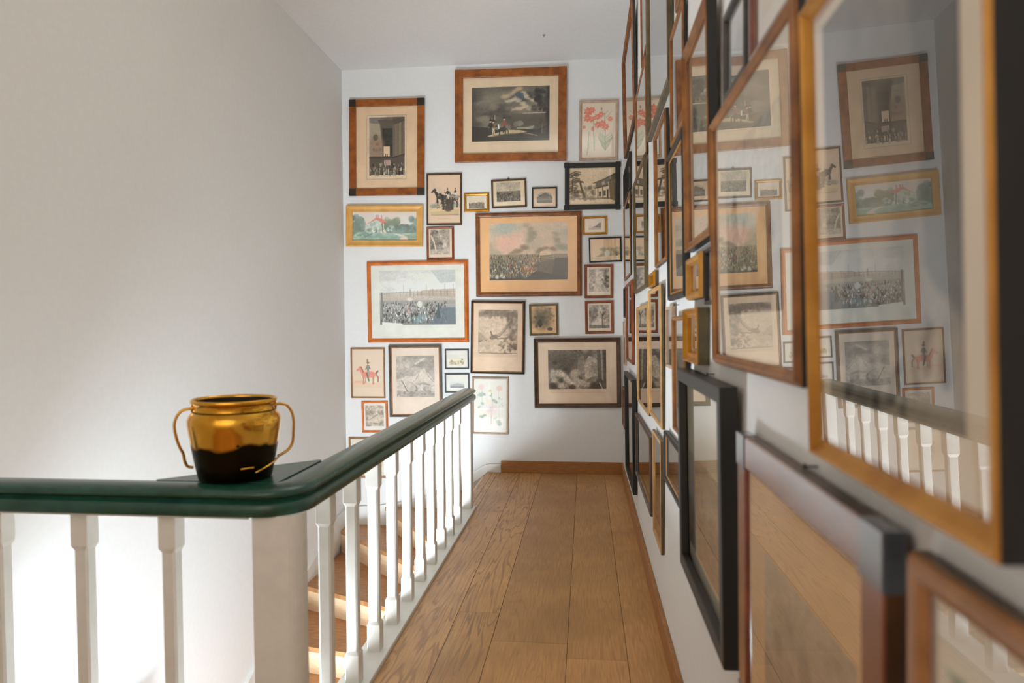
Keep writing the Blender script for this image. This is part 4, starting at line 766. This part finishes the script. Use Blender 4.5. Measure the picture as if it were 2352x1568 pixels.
# key: object name, label, frame style, frame wood, mount colour, art, options
EI = {
"church":('framed_engraving','church interior engraving in walnut frame with black corner blocks, beside the top left corner','flat','walnut',TAN,p_church,dict(blocks=('block',.068))),
"night":('framed_engraving','moonlit night scene with riders in the wide walnut frame, highest on the end wall','flat','walnut',(206,182,150),p_night,dict(caption=1,blocks=('walnut',.0765))),
"lily":('framed_flower_print','orange lilies print in thin pale wood frame near the top of the end wall','round','pale',(222,204,180),p_lily,{}),
"garden":('framed_watercolour','watercolour of red roofed house in garden in broad gilt frame','scoop','goldpale',(226,214,200),p_garden,{}),
"rider":('framed_engraving','upright print of dark galloping horsemen in thin dark brown frame','flat','darkbrown',(222,192,160),p_rider,{}),
"smallred":('framed_engraving','small upright etching in red brown frame under the dark horsemen print','round','redbrown',CREAM,(p_etch,dict(kind=0)),{}),
"goldtown":('framed_engraving','tiny town view in gold frame right of the dark horsemen print','round','golddark',(218,204,184),p_smalltown,{}),
"ringed":('framed_engraving','small battle print in black frame with a hanging ring on top','flat','darkbrown',(214,194,162),p_smallbattle,dict(ring=True)),
"hill":('framed_engraving','tiny arched view of a round hill in thin black frame','flat','black',(206,176,146),p_hill,{}),
"chalet":('framed_engraving','timber chalet and trees print in broad black frame with projecting corners','flat','black',(206,182,148),p_chalet,dict(ears=True)),
"battle":('framed_engraving','large coloured battle print on orange tan mount in brown frame, middle of the end wall','ogee','brown',(216,164,108),p_battle,{}),
"goldcliff":('framed_engraving','tiny coastal cliff print in thin gold frame above the cream lake view','round','golddark',CREAM,p_cliff,{}),
"lake":('framed_watercolour','pale lake view in thin black frame tilted beside the corner of the walls','flat','black',(218,190,150),p_lake,{}),
"ravine":('framed_engraving','small upright rocky ravine etching in brown frame under the pale lake view','round','redbrown',CREAM,(p_etch,dict(kind=1)),{}),
"boar":('framed_engraving','small upright etching with bare tree in brown frame above the dark struggle print','round','redbrown',CREAM,(p_etch,dict(kind=2)),{}),
"deertree":('framed_engraving','tall forest etching in black frame with gilt inner edge below the orange tan battle','round','black',(222,194,166),p_deer,dict(slip=('mid',.012),caption=2)),
"oval":('framed_engraving','small sepia vignette print in olive brown frame between two larger etchings','flat','olive',(196,158,108),p_oval,{}),
"lions":('framed_engraving','dark struggling beasts engraving in dark brown frame, lowest right on the end wall','scoop','darkbrown',(208,184,160),p_lions,dict(caption=3)),
"mallow":('framed_flower_print','pale pink mallow flowers print in thin wood frame behind the handrail end','round','pale',(230,226,216),p_mallow,{}),
"siege":('framed_engraving','large pale siege print on white mount in bright orange wood frame','ogee','cherry',WHITE,p_siege,dict(caption=1)),
"redhorse":('framed_engraving','soldier on a red horse print in thin brown frame beside the stairwell corner','flat','mid',(232,208,182),p_redhorse,{}),
"bear":('framed_engraving','grey bear hunt etching in grey frame with wood inner edge above the handrail','flat','grey',(232,212,192),p_bear,dict(slip=('mid',.016),caption=1)),
"minitop":('framed_engraving','tiny landscape strip in thin navy frame, upper of the stacked pair','flat','navy',(226,220,208),p_strip,{}),
"minilow":('framed_engraving','tiny grey sea view in thin navy frame, lower of the stacked pair','flat','navy',(226,222,212),p_sea,{}),
"redetch":('framed_engraving','small grey etching in red frame under the red horse print','round','cherry',(230,224,214),(p_etch,dict(kind=3)),{}),
"lowwood":('framed_drawing','pale drawing in wood frame half hidden behind the sloping handrail','flat','mid',(234,222,202),p_sheet,{}),
}
for i, (k, (cx, cz, w_, h_, ro, fw, t, pr)) in enumerate(END.items()):
    nm, lab, sty, fr, mc, art, opt = EI[k]
    lean = .35 if h_ > .5 else .2
    a = math.radians(ro)
    picture(nm, lab, 'picture', 'pictures on the end wall', (cx+math.sin(a)*h_/2, YE-.0015, cz-math.cos(a)*h_/2), 0, w_, h_, ro, lean, fw, t, sty, fr, mc, pr, art, 250, seed=i+3, **opt)

# pictures on the long wall: near edge y, far edge y, bottom, top, depth
RIGHT = [
# name, y0, y1, z0, z1, t, fw, style, frame, mount, print rect, art, res, lean, opts, label
('framed_engraving',.553,1.024,1.219,1.836,.035,.03,'scoop','gold',(206,190,168),(.13,.075,.86,.86),p_dim,150,1.9,dict(rec=.62, yaw=1.05),'big gilt framed dim engraving nearest the camera on the long wall'),
('framed_engraving',1.136,1.872,1.301,1.922,.022,.026,'ogee','honey',(222,206,182),(.2,.2,.84,.8),(p_view,dict(sky=(196,188,172))),120,1.2,{},'wide brown framed landscape left of the big gilt frame'),
('framed_engraving',1.877,2.328,1.637,2.267,.03,.03,'scoop','honey',(214,196,170),(.16,.14,.84,.8),(p_view,dict(sky=(206,192,168),land=(150,136,110))),100,1.2,{},'upright orange brown framed print with dark outer edge above the small gold frames'),
('framed_print',1.146,1.487,1.928,2.25,.02,.022,'round','sheen',(226,212,196),(.2,.2,.8,.8),p_sheet,80,.6,{},'reddish framed pale sheet directly above the wide brown landscape'),
('framed_drawing',1.521,1.755,1.936,2.14,.02,.014,'flat','grey',(190,188,180),(.12,.14,.88,.86),p_sea,80,.5,{},'small grey framed view above the wide brown landscape'),
('framed_engraving',1.594,2.324,.619,1.262,.04,.04,'flat','black',(222,204,172),(.05,.40,.95,.86),p_map,110,1.2,{},'broad black framed brown print low beside the skirting'),
('framed_engraving',.774,1.498,.584,1.178,.026,.065,'flat','sheen',(206,170,128),(.25,.33,.86,.9),p_map,120,.8,dict(rec=.6,blocks=('blueblock',.067)),'red brown varnished frame with dark corner blocks at the bottom of the picture'),
('framed_flower_print',.421,.737,.80,1.172,.025,.03,'round','mid',(216,206,188),(.12,.12,.88,.9),p_flowers,120,.8,{},'pale green flower print in brown frame at the lower right edge'),
('framed_miniature',2.03,2.297,1.480,1.612,.03,.024,'round','gold',(216,206,190),(.2,.24,.8,.76),p_sea,80,.6,{},'bright gold framed miniature, upper of the two gold ones'),
('framed_miniature',2.03,2.322,1.286,1.452,.035,.028,'scoop','golddark',(190,182,164),(.2,.24,.8,.76),p_view,80,.6,{},'deep gold framed miniature hanging just above the broad black frame'),
('framed_print',1.880,2.012,1.458,1.612,.018,.01,'flat','black',(206,192,168),(.15,.2,.85,.7),p_view,80,.4,{},'small thin black framed print squeezed beside the upper gold miniature'),
('framed_engraving',2.383,2.710,1.002,1.434,.02,.016,'round','honey',(222,204,180),(.15,.25,.85,.75),p_view,70,.8,{},'upright honey brown framed print left of the broad black frame'),
('framed_drawing',2.766,2.987,1.227,1.477,.015,.012,'flat','pale',(226,216,198),(.2,.25,.8,.75),p_sheet,60,.5,{},'small pale wood framed drawing hanging under a bare nail'),
('framed_engraving',3.793,4.583,.912,1.519,.018,.02,'round','oak',(214,198,168),(.16,.3,.84,.8),(p_view,dict(land=(120,124,104),dark=(74,80,70))),60,.8,{},'oak framed greenish engraving, farther of the adjoining oak pair'),
('framed_engraving',3.130,3.719,.937,1.584,.018,.02,'round','oak',(214,198,168),(.16,.3,.84,.8),(p_view,dict(land=(120,124,104),dark=(74,80,70))),60,.8,{},'oak framed greenish engraving, nearer of the adjoining oak pair'),
('framed_miniature',3.43,3.696,1.592,1.668,.025,.02,'round','golddark',(222,204,176),(.25,.25,.75,.75),p_smalltown,60,.4,{},'narrow gold framed miniature resting above the nearer oak frame'),
('framed_engraving',2.411,2.870,1.499,2.069,.022,.022,'round','black',(214,202,182),(.16,.16,.84,.8),p_view,70,.9,dict(slip=('gold',.012)),'black frame with gilt inner edge above the upright honey brown frame'),
('framed_engraving',2.949,3.422,1.677,2.296,.02,.018,'round','honey',(222,208,186),(.16,.16,.84,.8),p_view,60,.9,{},'brown framed print left of the black and gilt frame'),
('framed_engraving',3.982,4.862,1.616,2.36,.02,.024,'ogee','olive',(216,202,176),(.14,.16,.86,.8),p_view,60,.9,{},'large olive framed print above the farther oak frame'),
('framed_print',3.999,4.784,2.372,2.909,.015,.018,'round','honey',(222,206,182),(.14,.16,.86,.8),p_view,60,.9,{},'honey brown framed print above the large olive frame'),
('framed_print',2.880,3.826,2.381,3.313,.022,.026,'flat','olive',(206,198,180),(.12,.12,.88,.84),(p_view,dict(sky=(206,200,188))),60,.9,{},'tallest olive gold framed print reaching out of the picture top'),
('framed_print',3.967,4.365,2.967,3.611,.015,.016,'round','brown',(216,202,180),(.14,.14,.86,.84),p_view,50,.9,{},'narrow brown framed print highest up beside the far black frame'),
('framed_print',4.825,6.02,2.81,3.611,.03,.022,'round','brown',(222,210,190),(.12,.12,.88,.84),p_view,50,1.4,{},'wide thin framed print farthest up in the corner by the ceiling'),
('framed_engraving',2.492,2.855,2.106,2.538,.016,.018,'round','honey',(216,202,180),(.14,.14,.86,.84),p_view,60,.6,{},'small brown framed print above the black and gilt frame'),
('framed_print',2.493,2.718,2.574,2.866,.016,.014,'round','mid',(216,202,180),(.14,.14,.86,.84),p_view,50,.6,{},'small light brown framed print at the picture top'),
('framed_print',5.39,6.25,2.448,2.720,.02,.016,'flat','black',(216,206,190),(.1,.16,.9,.84),p_view,50,.5,{},'low wide black framed print in the corner beside the chalet print'),
('framed_print',5.358,6.194,1.79,2.421,.016,.02,'round','honey',(222,206,180),(.12,.14,.88,.84),p_view,50,.7,{},'thin brown framed print in the corner beside the pale lake view'),
('framed_print',5.99,6.32,1.06,1.438,.016,.016,'flat','pale',(216,196,168),(.2,.2,.8,.8),p_sheet,40,.4,{},'pale wood framed sheet in the corner beside the dark struggle print'),
('framed_print',5.92,6.24,1.468,1.728,.018,.012,'flat','black',(216,202,180),(.2,.2,.8,.8),p_view,40,.4,{},'small black framed print in the corner beside the brown ravine etching'),
('framed_print',5.067,5.762,1.118,1.732,.02,.024,'round','redbrown',(226,200,186),(.14,.16,.86,.8),p_view,50,.7,{},'red brown framed print at the far end of the long wall'),
('framed_print',4.764,5.689,.249,1.033,.03,.024,'flat','black',(216,196,166),(.1,.3,.9,.84),p_map,50,.8,{},'tall black framed brown print at the far end just above the skirting'),
('framed_miniature',6.116,6.45,.493,.845,.015,.016,'round','brown',(206,188,162),(.2,.2,.8,.8),p_view,40,.3,{},'small brown framed print lowest in the corner'),
('framed_print',3.628,4.691,.411,.824,.02,.022,'round','darkbrown',(206,190,164),(.1,.16,.9,.84),p_map,60,.8,{},'wide dark brown framed print under the farther oak frame'),
('framed_print',3.138,3.517,.373,.884,.015,.016,'flat','oak',(222,214,196),(.3,.16,.7,.84),p_view,60,.6,{},'narrow pale oak framed print hanging low beneath the nearer oak frame'),
('framed_print',2.5,2.99,.747,.957,.022,.018,'round','black',(206,198,178),(.12,.2,.88,.8),p_view,60,.6,dict(slip=('gold',.01)),'low wide black and gilt framed print below the upright honey brown frame'),
]
for i, (nm, y0, y1, z0, z1, t, fw, sty, fr, mc, pr, art, res, lean, opt, lab) in enumerate(RIGHT):
    yaw = opt.pop('yaw', 0.)      # nearer edge hangs a little off the wall
    picture(nm, lab, 'picture', 'pictures on the long wall', (XW-.0015-math.sin(math.radians(yaw))*(y1-y0)/2, (y0+y1)/2, z0), -math.pi/2-math.radians(yaw), y1-y0, z1-z0, 0, lean, fw, t, sty, fr, mc, pr, art, res, seed=i+60, **dict(dict(side={'gold': 'black', 'brown': 'black', 'honey': 'black', 'oak': 'olive', 'sheen': 'darkbrown', 'mid': 'darkbrown', 'golddark': 'olive'}.get(fr)), **opt))

# ------------------------------------------------------------------ bare nails and the ceiling hook
def nail(y, z, label):
    v, f = lathe([(0, 0), (.0016, 0), (.0016, .018), (.0048, .018), (.0052, .0205), (0, .021)], 12)
    o = mesh('nail', v, f, M_iron); o.location = (XW, y, z); o.rotation_euler = (0, -math.pi/2, 0)
    tag(o, label, 'nail', 'bare nails in the long wall'); return o
nail(1.96, 1.266, 'bare nail in the long wall above the broad black frame')
nail(1.098, 1.184, 'bare nail just above the red brown varnished frame')
nail(2.69, 1.478, 'bare nail beside the top of the small pale wood frame')
v, f = lathe([(0, 0), (.012, 0), (.012, -.004), (.004, -.006), (.004, -.018), (0, -.02)], 12)
o = mesh('ceiling_hook', v, f, mat('grey_metal', (150, 148, 144), .5)); o.location = (-.35, 6.0, ZC); tag(o, 'tiny grey hook stub on the white ceiling', 'hook')
